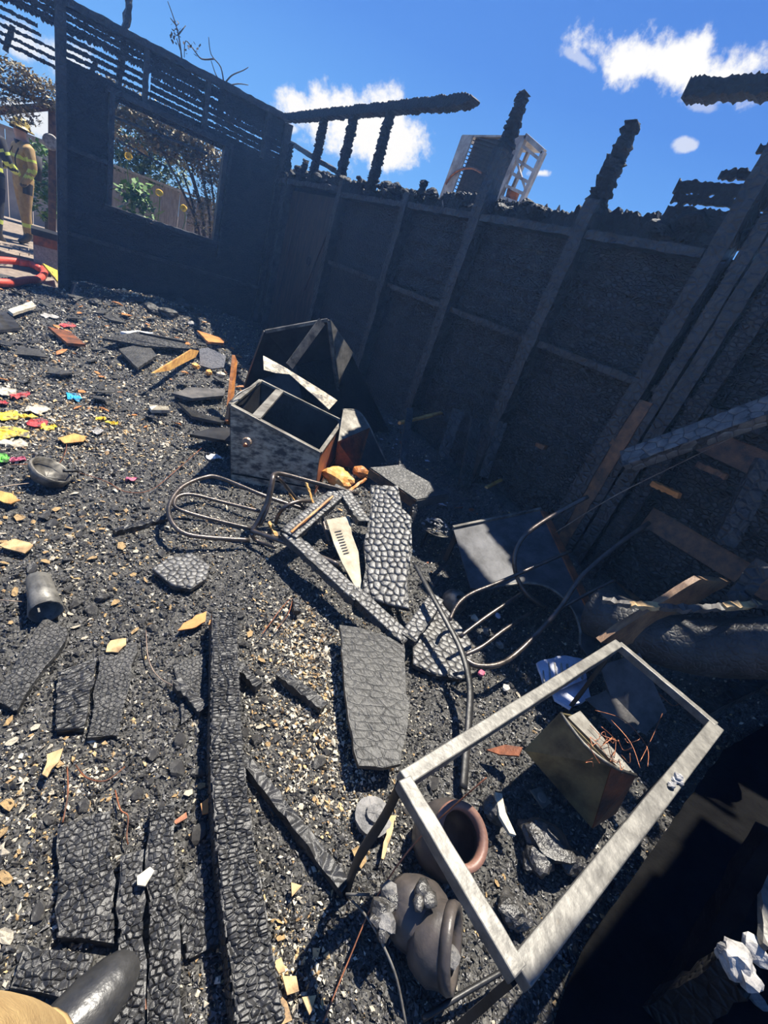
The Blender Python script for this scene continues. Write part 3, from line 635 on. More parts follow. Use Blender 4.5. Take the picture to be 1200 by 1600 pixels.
def slab(name, label, cat, pxs, z, th, mat='char_panel', cells=None, cell_mat=None, cell_h=.007, plane=None, group=None, edge=.004, seed=1, rough=True):
    """a flat piece: outline points seen at pxs, its upper face at height z (or on a plane)"""
    cell_mat = cell_mat or ('char_scale' if name == 'charred_slab' else mat)
    P = [plane(a, b) for a, b in pxs] if plane else [G(a, b, z) for a, b in pxs]
    a, u, v, n = frame_of(P); R = rough_outline(P, amp=edge, seg=.02 if name == 'bark_flake' else .05) if rough else [Vector(p) for p in P]
    o = obj(name, MB().sheet([p-n*th/2 for p in R], th, n), mat); tag(o, label, cat, group)
    if cells:
        poly = [((Vector(p)-a).dot(u), (Vector(p)-a).dot(v)) for p in P]
        m = scales(poly, lambda s, t, w: a+u*s+v*t+n*w, cells[0], cells[1], cell_h, seed=seed)
        if m.v: c = obj('char_scales', m, cell_mat, o, name == 'charred_slab'); c['kind'] = 'stuff'
    return o
def beam(name, label, cat, p0, p1, w, t, mat='char', n=24, jit=.005, cells=None, group=None, cell_h=.006, seed=3, up=(0, 0, 1), wob=0.0):
    o = tag(obj(name, MB().bar(p0, p1, w, t, up=up, n=n, jit=jit, wob=wob), mat), label, cat, group)
    if cells:
        a = Vector(p0); u = (Vector(p1)-a); L = u.length; u.normalize(); s = u.cross(Vector(up)).normalized(); nn = s.cross(u); m = MB()
        q = scales([(0, -w/2), (L, -w/2), (L, w/2), (0, w/2)], lambda x, y, h: a+u*x+s*y+nn*(t/2+h), cells[0], cells[1], cell_h, seed=seed); m.add(q.v, q.f)
        for sg in (-1, 1):
            q = scales([(0, -t/2), (L, -t/2), (L, t/2), (0, t/2)], lambda x, y, h: a+u*x+nn*y+s*sg*(w/2+h), cells[0], cells[1], cell_h, seed=seed+sg); m.add(q.v, [f[::-1] for f in q.f] if sg > 0 else q.f)
        c = obj('char_scales', m, 'char_scale', o, True); c['kind'] = 'stuff'
    return o

# ------------------------------------------------------------------ galvanised frame on legs, in front
FZ = .50
c1, c2, c3, c4 = [np.array((*(np.array(q)*(1-FZ/EYE)), FZ)) for q in ((2.86, .62), (2.86, .015), (1.00, -.075), (1.00, .495))]
fr = thing('table_frame', 'rectangular galvanised steel frame standing on thin legs over the pots', 'frame', (1.28, .18, 0))
for a, b, w in ((c4, c1, .038), (c1, c2, .03), (c2, c3, .048), (c3, c4, .038)):
    smooth_bevel(obj('rail', MB().bar(a-(np.array([0, 0, 0])), b, w, .032, n=12, jit=.0008), 'galv', fr), .003)
for c_ in (c1, c2, c3): obj('leg', MB().bar(c_-np.array([0, 0, .02]), (c_[0], c_[1], hgt(c_[0], c_[1])-.01), .016, .016, up=(1, 0, 0), n=8, jit=.001), 'dark_steel', fr)
foot = G(541, 1400, 0.0); obj('leg', MB().tube([c4-np.array([0, 0, .02]), G(600, 1278, .34), G(563, 1335, .2), G(549, 1370, .08), foot], .016, 6, 4, flat=.5), 'dark_steel', fr, True)
for px, py, z_ in ((1055, 1218, FZ+.02), (1062, 1222, FZ+.02), (1050, 1226, FZ+.025), (1060, 1214, FZ+.03)): obj('ash_lump', chunk(G(px, py, z_), .013, .012, .009), 'white_ash', fr)

# ------------------------------------------------------------------ clay pots under the frame
def pot(label, mouth, r, axis, mat, L, rim='clay_red', bulge=1.28):
    ax = np.array(axis)/np.linalg.norm(axis); t = thing('clay_pot', label, 'pot', (mouth[0], mouth[1], 0), 'smoked clay pots under the frame')
    prof = [(r*.40, -L), (r*.75, -L*.97), (r*(bulge-.14), -L*.75), (r*bulge, -L*.5), (r*(bulge-.02), -L*.28), (r*1.02, -L*.10), (r*1.0, 0), (r*.82, .004), (r*.78, -.02), (r*.86, -L*.12), (r*(bulge-.18), -L*.30), (r*(bulge-.16), -L*.5), (r*.9, -L*.8), (.002, -L*.92)]
    obj('body', MB().lathe(prof, mouth, ax, 36, .0008), mat, t, True)
    obj('base', MB().lathe([(.002, -L*1.0), (r*.42, -L*1.0), (r*.44, -L*.96), (r*.002, -L*.95)], mouth, ax, 28), mat, t, True)
    obj('rim', MB().lathe([(r*.80, -.012), (r*1.04, -.014), (r*1.10, .002), (r*1.04, .016), (r*.84, .014), (r*.78, .0), (r*.80, -.012)], mouth, ax, 36), rim, t, True)
    return t
pot('smoked clay pot lying under the frame corner, wide mouth empty', G(720, 1306, .15), .085, CX*.58-pix(720, 1306)*.85+CU*.12, 'clay', .17)
pot('smoked clay pot lying nearest the camera, ash caked inside its mouth', G(704, 1478, .11), .085, CX*.88-pix(704, 1478)*.42-CU*.27, 'clay', .10, 'clay', bulge=1.06)
obj('ash_clod', chunk(G(702, 1492, .075), .03, .03, .025), 'grey_rubble', [o for o in C.objects if o.name.startswith('clay_pot')][-1])
b = G(634, 1418, .10); bp = thing('broken_pot', 'upturned broken clay pot with glazed ash crust between the two mouths', 'pot', (b[0], b[1], 0))
ax = np.array(-CX*.55+CU*.62-CF*.35); ax /= np.linalg.norm(ax); r = .082
obj('body', MB().lathe([(.002, .05), (r*.35, .048), (r*.55, .042), (r*.85, .015), (r*1.02, -.03), (r*1.05, -.07), (r*.95, -.105), (r*.85, -.12), (r*.8, -.10), (r*.9, -.05), (.002, .03)], b, ax, 36, .001), 'clay', bp, True)
for px, py, s in ((662, 1392, .03), (672, 1405, .026), (655, 1408, .024)): obj('glazed_crust', chunk(G(px, py, .19), s, s*.8, s*.35), 'rubble', bp, True)
for px, py, s in ((610, 1395, .03), (598, 1420, .032), (605, 1440, .028), (620, 1405, .03), (590, 1440, .022), (600, 1460, .018)): obj('ash_clod', chunk(G(px, py, .12), s, s, s*.7), random.choice(('grey_rubble', 'rubble')), bp)

# ------------------------------------------------------------------ scorched metal box with wires, inside the frame
bx = thing('scorched_box', 'scorched olive and rust metal box lying open inside the steel frame', 'box', (1.5, .2, 0))
T = [G(876, 1114, .40), G(955, 1196, .39), G(993, 1211, .34), G(914, 1122, .35)]; B = [G(820, 1172, .20), G(925, 1293, .12), G(962, 1270, .08), G(862, 1160, .10)]
obj('front_panel', MB().sheet([T[0], T[1], B[1], B[0]], .006), 'olive_metal', bx); obj('end_panel', MB().sheet([T[1], T[2], B[2], B[1]], .006), 'rust', bx)
obj('back_panel', MB().sheet([T[2], T[3], B[3], B[2]], .006), 'dark_steel', bx); obj('side_panel', MB().sheet([T[3], T[0], B[0], B[3]], .006), 'olive_metal', bx); obj('base_panel', MB().sheet(B, .006), 'dark_steel', bx)
obj('rim', MB().tube([T[0], (T[0]+T[1])/2+np.array([-.01, -.01, -.012]), T[1], T[2]], .006, 6), 'dull_steel', bx, True)
obj('inner_plate', MB().sheet([G(886, 1122, .385), G(905, 1112, .38), G(985, 1205, .36), G(972, 1208, .36)], .012), 'bright_steel', bx)
for k in range(16):
    a = np.array(G(945+random.uniform(-25, 35), 1165+random.uniform(-15, 35), .38)); q = [a+np.array([random.uniform(-.035, .035), random.uniform(-.035, .035), random.uniform(-.01, .03)])*(i*.5) for i in range(4)]
    obj('copper_wire', MB().tube(q, .0013, 4, 4), 'copper', bx, True)
wd = thing('wire_coil', 'tangle of thin copper wires trailing past the open box', 'wire', (1.75, .25, 0))
for q in ([(930, 1110), (975, 1125), (1010, 1165), (1012, 1198)], [(955, 1125), (985, 1160), (1000, 1200)], [(1028, 1082), (1050, 1102), (1060, 1100)], [(1000, 1190), (1020, 1150), (1035, 1115)]):
    obj('copper_wire', MB().tube([G(a, c_, .30) for a, c_ in q], .0015, 5), 'copper', wd, True)
slab('steel_sheet', 'dark sooty steel panel leaning inside the far end of the frame', 'panel', [(938, 1040), (1000, 1020), (1042, 1112), (1008, 1148), (965, 1120)], .3, .01, 'blue_steel', plane=PLANE(G(938, 1040, .32), G(1000, 1020, .42), G(1008, 1148, .14)), rough=False)
slab('warped_steel', 'pale ash-dusted warped sheet behind the copper wires', 'sheet', [(915, 1092), (950, 1078), (1000, 1130), (985, 1150), (955, 1130)], .2, .006, 'grey_wood', plane=PLANE(G(915, 1092, .2), G(950, 1078, .24), G(985, 1150, .16)))

# ------------------------------------------------------------------ curved strip
strip = [(648, 880, .22), (672, 925, .22), (700, 975, .20), (722, 1020, .18), (734, 1070, .14), (733, 1120, .10), (728, 1180, .06), (724, 1232, .03)]
m = MB(); pts = [np.array(G(*q)) for q in strip]
tag(obj('curved_strip', MB().tube(pts, .017, 8, 5, flat=.45), 'dark_steel', smooth=True), 'long curved dark steel strip arching past the alligator-charred panel', 'strip')
WIREPTS = [WX(868, 832, 2.45), WX(960, 775, 2.6), WX(1080, 715, 2.75), WX(1200, 655, 2.86), WX(1245, 632, 2.9)]
for lab, q, r, mat in (('thin rusty wire running from the frame corner down to the bottom edge', [(760, 1215, .44), (655, 1310, .18), (590, 1400, .1), (545, 1500, .05), (505, 1598, .03)], .0022, 'copper'),
        ('bright bent steel rod beside the broken pot', [(545, 1402, .06), (575, 1435, .09), (600, 1480, .09), (620, 1530, .06), (634, 1600, .03)], .0035, 'bright_steel'),
        ('short straight steel rod poking out beside the broken pot', [(540, 1397, .07), (578, 1398, .09)], .004, 'dull_steel'),
        ('thin sagging wire strung across the dark right wall', WIREPTS, .003, 'wire'),
        ('dull steel pipe lying across the black foreground below the frame', [(660, 1592, .04), (720, 1555, .06), (790, 1515, .06)], .007, 'dark_steel')):
    tag(obj('steel_rod' if 'rod' in lab or 'pipe' in lab else 'wire', MB().tube(q if q is WIREPTS else [G(*p) for p in q], r, 6, 4), mat, smooth=True), lab, 'rod' if 'rod' in lab else ('pipe' if 'pipe' in lab else 'wire'))

# ------------------------------------------------------------------ tube chair frames
def tubes(name, label, group, paths, r, loc):
    t = thing(name, label, 'chair frame', loc, group)
    for part, q, k in paths: obj(part, MB().tube([G(*p) for p in q], r*k, 8, 5), 'tube', t, True)
    return t
lc = lambda x, y, z: (250+x/3.871, 720+y/3.871, z)
tubes('chair_frame', 'rusty bent tube chair frame with looped back beside the metal cabinet', 'burnt tube chair frames', [
    ('back_hoop', [lc(*p) for p in ((900, 300, .10), (640, 215, .14), (370, 105, .17), (270, 100, .17), (130, 160, .16), (55, 270, .14), (70, 370, .12), (150, 440, .10), (300, 465, .08), (540, 480, .06))], 1),
    ('inner_hoop', [lc(*p) for p in ((605, 305, .12), (400, 255, .13), (200, 205, .15), (110, 215, .15), (85, 265, .14), (130, 300, .13), (300, 350, .11), (550, 410, .09))], .85),
    ('seat_tube', [lc(*p) for p in ((1195, 200, .26), (900, 122, .31), (740, 80, .34), (690, 84, .35), (680, 110, .35), (660, 200, .28), (640, 270, .22), (590, 370, .13), (560, 420, .09), (580, 432, .09), (800, 510, .13), (1085, 630, .16))], 1.1),
    ('brace', [lc(*p) for p in ((690, 105, .33), (655, 270, .22), (605, 390, .11))], .8),
    ('front_leg', [lc(*p) for p in ((910, 245, .20), (840, 245, .22), (760, 275, .20), (715, 330, .12), (700, 380, .04))], 1),
    ('leg', [lc(*p) for p in ((710, 100, .34), (760, 150, .26), (880, 300, .12))], .8),
    ('leg', [lc(*p) for p in ((980, 350, .16), (1005, 430, .12), (1030, 490, .09))], .9),
    ('leg', [lc(*p) for p in ((555, 440, .08), (580, 480, .02), (700, 525, .03))], .9)], .0125, (1.0, 2.1, 0))
rc = lambda x, y, z: (680+x/2.308, 750+y/2.308, z)
tubes('chair_frame', 'dark tube chair frame with long prongs beside the cooker panel', 'burnt tube chair frames', [
    ('arm_tube', [rc(*p) for p in ((550, 60, .80), (430, 125, .66), (340, 185, .56), (300, 235, .49), (285, 290, .42), (295, 350, .34), (330, 410, .28), (395, 460, .24))], 1),
    ('arm_tube', [rc(*p) for p in ((770, 155, .80), (650, 240, .66), (540, 335, .52), (490, 400, .43), (455, 455, .35), (400, 520, .27), (300, 620, .18), (230, 665, .16), (150, 670, .15), (105, 645, .15))], 1.05),
    ('slat', [rc(*p) for p in ((490, 255, .52), (240, 365, .33), (130, 410, .26), (80, 450, .22), (52, 505, .18))], .8),
    ('slat', [rc(*p) for p in ((310, 410, .28), (190, 490, .22), (90, 565, .17))], .8),
    ('slat', [rc(*p) for p in ((365, 465, .26), (250, 540, .22), (170, 600, .18), (105, 632, .15))], .8),
    ('slat', [rc(*p) for p in ((650, 360, .54), (540, 415, .43), (430, 475, .32))], .7)], .0125, (2.0, 1.1, 0))

# ------------------------------------------------------------------ metal cabinets
def plate(name, pts, mat, parent, th=.008): return obj(name, MB().sheet(pts, th), mat, parent)
T = [np.array(G(407, 595, .52)), np.array(G(360, 633, .50)), np.array(G(500, 707, .31)), np.array(G(535, 658, .33))]   # back-left, front-left, front-right, back-right
dn = np.array([.03, -.02, -.50]); B = [p.copy() for p in T]
B[1] = np.array(G(361, 752, -.01)); B[2] = np.array(G(490, 775, -.01)); sh = B[1]-T[1]; B[0] = B[1]+(T[0]-T[1])*np.array([1, 1, 0]); B[3] = B[2]+(T[3]-T[2])*np.array([1, 1, 0])
B[0][2] = B[3][2] = -.01
cab = thing('metal_cabinet', 'small open-topped grey metal cabinet tilted beside the tube chair', 'cabinet', (1.5, 2.9, 0))
plate('front_panel', [T[1], T[2], B[2], B[1]], 'cabinet_paint', cab); plate('end_panel', [T[2], T[3], B[3], B[2]], 'rust', cab); plate('back_panel', [T[3], T[0], B[0], B[3]], 'dark_steel', cab); plate('side_panel', [T[0], T[1], B[1], B[0]], 'dark_steel', cab)
plate('base_panel', [B[0]+np.array([0, 0, .06]), B[1]+np.array([0, 0, .06]), B[2]+np.array([0, 0, .06]), B[3]+np.array([0, 0, .06])], 'soot', cab)
for i in range(4): smooth_bevel(obj('rim_rail', MB().bar(T[i], T[(i+1) % 4], .045 if i in (1,) else .03, .02), 'bright_steel', cab), .003)
a = T[0]+(T[3]-T[0])*.22; b = T[1]+(T[2]-T[1])*.26; obj('cross_bar', MB().bar(a, b, .06, .018), 'bright_steel', cab)
lk = np.array(G(388, 688, .31))-np.array([.02, .03, 0]); lt = obj('latch', MB().lathe([(.0, .02), (.028, .018), (.034, 0), (.0, -.01)], lk, (-.55, -.8, .1), 12), 'wire', cab); obj('latch_knob', chunk(lk+np.array([-.015, -.02, -.01]), .016, .016, .02), 'copper', lt)
obj('bolt', MB().tube([T[3]+np.array([-.05, -.03, .0]), T[3]+np.array([-.05, -.03, .03])], .012, 8), 'bright_steel', cab)
obj('bent_wire', MB().tube([T[1]+np.array([0, .02, 0]), np.array(G(372, 615, .56)), np.array(G(395, 603, .58)), T[0]], .005, 5), 'bright_steel', cab, True)

hd = thing('steel_hood', 'large dark open-fronted steel cabinet tipped behind the small cabinet', 'cabinet', (2.3, 4.0, 0))
A0, A1, A2, A3 = np.array(G(415, 518, .80)), np.array(G(512, 500, 1.03)), np.array(G(533, 645, .24)), np.array(G(384, 604, .25))
E1, E2 = np.array(G(548, 552, .78)), np.array(G(622, 702, .10)); dpt = E1-A1; E0 = A0+dpt*1.0; E3 = A3+(E2-A2)
off = np.array([.013, -.014, .010]); plate('side_panel', [A1+off, E1+off, A1+(A2-A1)*.62+off], 'bright_steel', hd, .012); plate('side_sheet', [A1+(E1-A1)*.02, E1, E2, A2], 'dark_steel', hd)  # bright triangle paints the sunlit part of the side over its dark sheet
plate('top_panel', [A0, A1, E1, E0], 'dark_steel', hd); plate('back_panel', [E0, E1, E2, E3], 'soot', hd); plate('left_panel', [A0, A3, E3, E0], 'dark_steel', hd)
for a, b, mt in ((A0, A1, 'dull_steel'), (A0, A3, 'dark_steel'), (A1, A2, 'dull_steel'), (A2, A3, 'dark_steel')): obj('edge_rail', MB().bar(a, b, .035, .025), mt, hd)
obj('cross_bar', MB().bar(G(503, 502, 1.01), G(452, 572, .62), .07, .015, up=(.11, -.58, .35)), 'dull_steel', hd)
pl = PLANE(G(411, 557, .66), G(527, 628, .44), G(515, 640, .40))
plate('torn_strip', [pl(x, y) for x, y in ((411, 556), (430, 566), (448, 576), (470, 590), (500, 608), (527, 626), (514, 640), (490, 618), (470, 601), (452, 585), (430, 583), (412, 578))], 'cabinet_paint', hd, .006)
sb = thing('rusty_box', 'crumpled rusty sheet-metal box wedged beside the small metal cabinet', 'box', (2.2, 3.2, 0))
q = {k: np.array(G(*v)) for k, v in dict(a=(536, 640, .42), b=(560, 643, .40), c=(578, 668, .33), d=(605, 725, .10), e=(528, 690, .30), f=(524, 725, .08), g=(560, 735, .02)).items()}
plate('top_panel', [q['a'], q['b'], q['c'], q['e']], 'bright_steel', sb); plate('front_panel', [q['e'], q['c'], q['g'], q['f']], 'rust', sb); plate('side_panel', [q['c'], q['b'], q['d'], q['g']], 'dark_steel', sb)
obj('folded_edge', MB().tube([q['a'], q['b'], q['c'], q['d']], .008, 6), 'bright_steel', sb, True)
plate('back_panel', [q['a'], q['b'], q['d'], q['g']+np.array([.05, .05, 0])], 'dark_steel', sb)

# ------------------------------------------------------------------ the heap in the middle
slab('charred_slab', 'tall alligator-charred board lit silver in the middle of the heap', 'board', [(580, 758), (622, 760), (628, 795), (642, 808), (644, 860), (637, 905), (640, 952), (604, 945), (566, 930), (572, 880), (568, 850), (578, 805)], .2, .022, 'char', (.038, .044), cell_h=.010, plane=PLANE(G(600, 758, .34), G(642, 850, .24), G(600, 945, .10)), seed=5)
slab('charred_slab', 'alligator-charred panel fragment under the curved steel strip', 'board', [(645, 975), (688, 940), (735, 1000), (738, 1030), (722, 1062), (682, 1055), (645, 1038)], .05, .02, 'char', (.034, .038), cell_h=.008, seed=8)
slab('charred_slab', 'rounded alligator-charred fragment lying left of the chair loop', 'board', [(238, 890), (262, 872), (300, 866), (328, 885), (322, 905), (298, 920), (268, 915)], .035, .02, 'char', (.032, .026), cell_h=.008, seed=9)
slab('charred_sheet', 'smooth grey-black charred panel lying flat left of the curved strip', 'panel', [(531, 976), (560, 980), (632, 1002), (634, 1080), (640, 1100), (626, 1192), (600, 1199), (560, 1197), (550, 1150), (540, 1080)], .09, .018, 'char_smooth', (.075, .035), cell_h=.0022, seed=10)
# burnt square wooden frame
wf = thing('wooden_square', 'charred square timber frame lying across the heap', 'frame', (1.35, 1.6, 0))
for a, b, w in (((535, 765, .26), (450, 838, .17), .10), ((535, 768, .26), (568, 818, .22), .085), ((448, 835, .16), (560, 938, .13), .085), ((550, 925, .14), (635, 1003, .08), .085), ((636, 1000, .09), (682, 935, .14), .08)):
    r_ = obj('rail', MB().bar(G(*a), G(*b), w, .035, n=18, jit=.004), 'char_panel', wf)
    A_, B_ = Vector(G(*a)), Vector(G(*b)); u = (B_-A_); L = u.length; u.normalize(); s_ = u.cross(Vector((0, 0, 1))).normalized(); nn = s_.cross(u)
    q = scales([(0, -w/2), (L, -w/2), (L, w/2), (0, w/2)], lambda x, y, h: A_+u*x+s_*y+nn*(.017+h), .03, .034, .005, seed=int(L*100)); c = obj('char_scales', q, 'char_scale', r_, True); c['kind'] = 'stuff'
obj('bright_splinter', MB().bar(G(520, 776, .285), G(455, 832, .21), .010, .012, n=6, jit=.002), 'orange_wood', wf)
# cream torn sheet with print
pl = PLANE(G(512, 812, .20), G(546, 808, .20), G(565, 922, .08))
sc_ = slab('torn_sheet', 'torn cream sheet with faint grey print inside the charred frame', 'sheet', [(510, 812), (546, 806), (550, 835), (560, 862), (566, 923), (554, 915), (535, 880), (522, 850)], .1, .006, 'paper', plane=pl, rough=False)
for i in range(9):
    t = i/8; a = np.array(pl(523+14*t, 832+34*t)); b = np.array(pl(533+12*t, 830+34*t)); obj('print_line', MB().bar(a+np.array([0, 0, .005]), b+np.array([0, 0, .005]), .006, .002), 'grey_wood', sc_)
# timber box-top
dk = thing('wooden_box', 'grey weathered timber box lying at the back of the heap', 'box', (2.2, 2.3, 0))
q = [G(578, 732, .36), G(622, 728, .38), G(702, 772, .32), G(650, 782, .28)]
obj('top_board', MB().sheet(rough_outline(q, .05, .002), .02), 'char_panel', dk)
dn = np.array([0, 0, -.06]); obj('front_board', MB().sheet([q[0], q[3], q[3]+dn, q[0]+dn], .015), 'brown_wood', dk); obj('end_board', MB().sheet([q[3], q[2], q[2]+dn, q[3]+dn], .015), 'grey_wood', dk)
obj('leg', MB().bar(q[3]+dn*.5, G(640, 845, .05), .03, .03, n=6, jit=.002), 'char', dk); obj('leg', MB().bar(q[1]+dn*.5, (q[1][0], q[1][1], .02), .03, .03, n=6, jit=.002), 'char', dk)
# amber foam and pine scraps by the cabinet
for lab, px, py, s, mat in (('largest amber foam lump at the foot of the metal cabinet', 528, 746, .11, 'amber'), ('small pink-orange lump beside the amber foam', 565, 738, .075, 'orange_wood')):
    tag(obj('foam_lump', chunk(G(px, py, .10), s*1.2, s, s*.7), mat), lab, 'lump')
for lab, a, b, w, mat in (('short orange stick leaning from the amber foam', (545, 768, .08), (572, 748, .12), .02, 'orange_wood'), ('pine stick standing in the chair loop', (478, 752, .16), (490, 788, .05), .016, 'gold_wood'), ('slim pine stick below the cabinet corner', (445, 758, .14), (460, 782, .05), .016, 'gold_wood'),
        ('bent pine splinter beneath the chair brace', (420, 815, .08), (432, 838, .04), .02, 'gold_wood'), ('small pine splinter in the chair loop', (392, 790, .07), (405, 800, .04), .016, 'gold_wood'),
        ('snapped pine stick jutting out against the dark right wall', (624, 661, .50), (690, 645, .58), .03, 'gold_wood'), ('charred end of the snapped stick by the right wall', (690, 645, .58), (717, 641, .60), .024, 'char'),
        ('second snapped pine stick lying low against the dark wall', (760, 762, .36), (800, 742, .38), .024, 'gold_wood'), ('grey splintered tail of the second snapped stick', (800, 742, .38), (846, 726, .40), .02, 'grey_wood')):
    beam('broken_stick', lab, 'stick', G(*a), G(*b), w, w*.7, mat, 8, .004)
# plate of ash
pt = thing('ash_plate', 'round metal plate heaped with curled grey ash', 'plate', (2.35, 2.05, 0)); c = np.array(G(680, 826, .16))
obj('plate', MB().lathe([(.0, -.012), (.085, -.01), (.115, .008), (.12, .012), (.085, -.002), (0, -.004)], c, (0, 0, 1), 28), 'dull_steel', pt, True)
for i in range(70):
    a = random.uniform(0, 6.3); r = .10*random.random()**.5; p = c+np.array([r*math.cos(a), r*math.sin(a), .012+.05*(1-(r/.1)**2)]); obj('ash_curl', chunk(p, .016, .007, .007), random.choice(('grey_rubble', 'white_ash', 'rubble')), pt)
for i, (px, py) in enumerate(((672, 845), (690, 848))): obj('leg', MB().bar(c+np.array([.06*(i*2-1), 0, -.01]), c+np.array([.06*(i*2-1), 0, -.15]), .012, .012), 'dark_steel', pt)
# cooker panel with arched cut-out
pl = PLANE(G(710, 826, .30), G(845, 797, .52), G(930, 1010, .26))
ck = thing('cooker_panel', 'scratched steel cooker panel with an arched opening leaning by the chair prongs', 'panel', (2.4, 1.3, 0))
up_ = [(708, 826), (735, 818), (780, 808), (845, 797), (868, 845), (905, 922), (945, 1000), (918, 1025), (906, 1008), (907, 985), (898, 958), (880, 934), (855, 917), (825, 911), (790, 915), (760, 922), (735, 920)]
obj('face_sheet', MB().sheet([pl(*p) for p in up_], .008), 'blue_steel', ck)
obj('side_flange', MB().bar(pl(850, 800), pl(945, 1000), .05, .012, n=6), 'rust', ck); obj('top_flange', MB().bar(pl(708, 826), pl(845, 797), .02, .035, n=6), 'dull_steel', ck)
obj('arch_rim', MB().tube([pl(*p) for p in ((906, 1008), (907, 985), (898, 958), (880, 934), (855, 917), (825, 911), (790, 915))], .009, 6), 'dull_steel', ck, True)
obj('foot', MB().bar(np.array(pl(845, 800))+np.array([.03, .02, 0]), np.array(pl(845, 800))+np.array([.05, .03, -.35]), .03, .03), 'dark_steel', ck)
obj('foot', MB().bar(np.array(pl(715, 830))+np.array([.03, .02, 0]), np.array(pl(715, 830))+np.array([.05, .03, -.25]), .03, .03), 'dark_steel', ck)
# bell-shaped fitting, jars and small bits among the prongs
bl = thing('metal_bell', 'dull dome-shaped steel cap with a hole beside the chair prongs', 'cap', (*G(712, 935, 0)[:2], 0)); c = np.array(G(712, 938, .06))
obj('dome', MB().lathe([(.012, .05), (.03, .048), (.055, .03), (.068, 0), (.075, -.02), (.07, -.02), (.05, .022), (.012, .04)], c, (-.3, -.4, .8), 24), 'dull_steel', bl, True); obj('hub', MB().lathe([(0, .046), (.013, .046), (.013, .055), (0, .055)], c, (-.3, -.4, .8), 12), 'soot', bl)
for lab, px, py, s, mat in (('pale lump of ash beside the steel cap', 742, 966, .028, 'cream'), ('blue-white shard among the chair prongs', 778, 962, .02, 'paper_blue'), ('silvery melted lump at the tips of the prongs', 782, 1008, .028, 'bright_steel'), ('white melted lump near the arched panel foot', 880, 1012, .028, 'white_ash'), ('pinkish shard below the curved strip', 752, 1052, .022, 'pink'), ('bright melted shard in front of the prongs', 790, 1075, .022, 'white_ash'), ('small dark silver can under the chair prongs', 760, 985, .03, 'dull_steel')):
    tag(obj('melted_lump', chunk(G(px, py, .03), s, s*.8, s*.6), mat), lab, 'lump')
pw = thing('paper_bundle', 'bluish white crumpled paper bundle against the long frame rail', 'paper', (*G(880, 1060, 0)[:2], 0))
for i, q in enumerate((((838, 1035), (880, 1024), (912, 1032), (916, 1060), (872, 1078), (850, 1070)), ((860, 1075), (915, 1058), (922, 1090), (890, 1108), (868, 1095)))):
    obj('sheet', MB().sheet(rough_outline([G(a, b, .12-.03*i+.02*math.sin(a*.1)) for a, b in q], .03, .004), .012), 'paper_blue', pw)
for i in range(7): obj('fold', MB().bar(G(846+10*i, 1034+i, .130), G(850+10*i, 1066-i, .126), .008, .012), 'white_ash', pw)
# plank and rolled carpet by the right wall
pl = PLANE(G(1140, 908, .80), G(1085, 905, .80), G(960, 1010, .42))
slab('leaning_plank', 'brown sooty plank leaning from the frame corner toward the right wall', 'plank', [(1092, 905), (1142, 909), (1000, 1002), (968, 1012), (938, 1003)], .4, .03, 'sooty_plank', plane=pl)
rl = thing('rolled_carpet', 'charred rolled carpet with a frayed tan edge below the right wall', 'carpet', (2.6, .6, 0))
ax_ = [np.array(G(930, 955, .38)), np.array(G(1000, 985, .45)), np.array(G(1090, 1010, .52)), np.array(G(1200, 1012, .68)), np.array(G(1240, 1012, .72))]
obj('roll', MB().tube(ax_, .13, 14, 6), 'char_panel', rl, True)
edge_ = [(942, 938), (985, 945), (1030, 948), (1080, 952), (1130, 948), (1180, 944), (1250, 940)]
for i in range(6):
    a, b = edge_[i], edge_[i+1]; obj('frayed_edge', MB().bar(G(a[0], a[1], .58+.045*i), G(b[0]+4, b[1], .625+.045*i), .035, .016, n=8, jit=.006), 'pale' if i in (1, 4) else 'grey_wood', rl)
beam('fallen_rafter', 'grey charred rafter slanting down against the right wall', 'rafter', WX(975, 722, 2.62), WX(1290, 608, 2.82), .12, .07, 'char_panel', 24, .004, cells=(.06, .05), cell_h=.003, up=(-.6, 0, .8))
for lab, a, b, w, mat in (('dark plank standing in the corner of the heap below the wall', WX(725, 760, 2.75), WX(745, 655, 2.85), .10, 'char'), ('second charred plank standing below the wall', WX(755, 745, 2.75), WX(785, 660, 2.85), .07, 'char'), ('narrow charred post end beside the snapped stick', G(628, 735, .3), G(640, 640, .58), .06, 'char'), ('charred plank leaning behind the plate of ash', WX(690, 715, 2.7), WX(716, 640, 2.8), .09, 'char'),
        ('short brown offcut low on the right wall', WX(1020, 755, 2.85), WX(1062, 775, 2.85), .06, 'orange_wood'), ('brown batten low on the right wall', WX(1090, 725, 2.88), WX(1135, 745, 2.88), .05, 'brown_wood'), ('small orange offcut beneath the fallen rafter', WX(1130, 822, 2.96), WX(1150, 825, 2.96), .07, 'orange_wood'), ('thin brown offcut at the foot of the wall', WX(840, 695, 2.9), WX(853, 700, 2.9), .05, 'brown_wood'),
        ('charred beam end standing at the far right of the wall', WX(1200, 720, 2.7), WX(1130, 850, 2.6), .10, 'char'), ('charred sloping post at the right edge', WX(1195, 880, 2.6), WX(1130, 960, 2.5), .08, 'char')):
    a = np.array(a); b = np.array(b); beam('charred_timber', lab, 'timber', a, b, w, .03, mat, 10, .004)

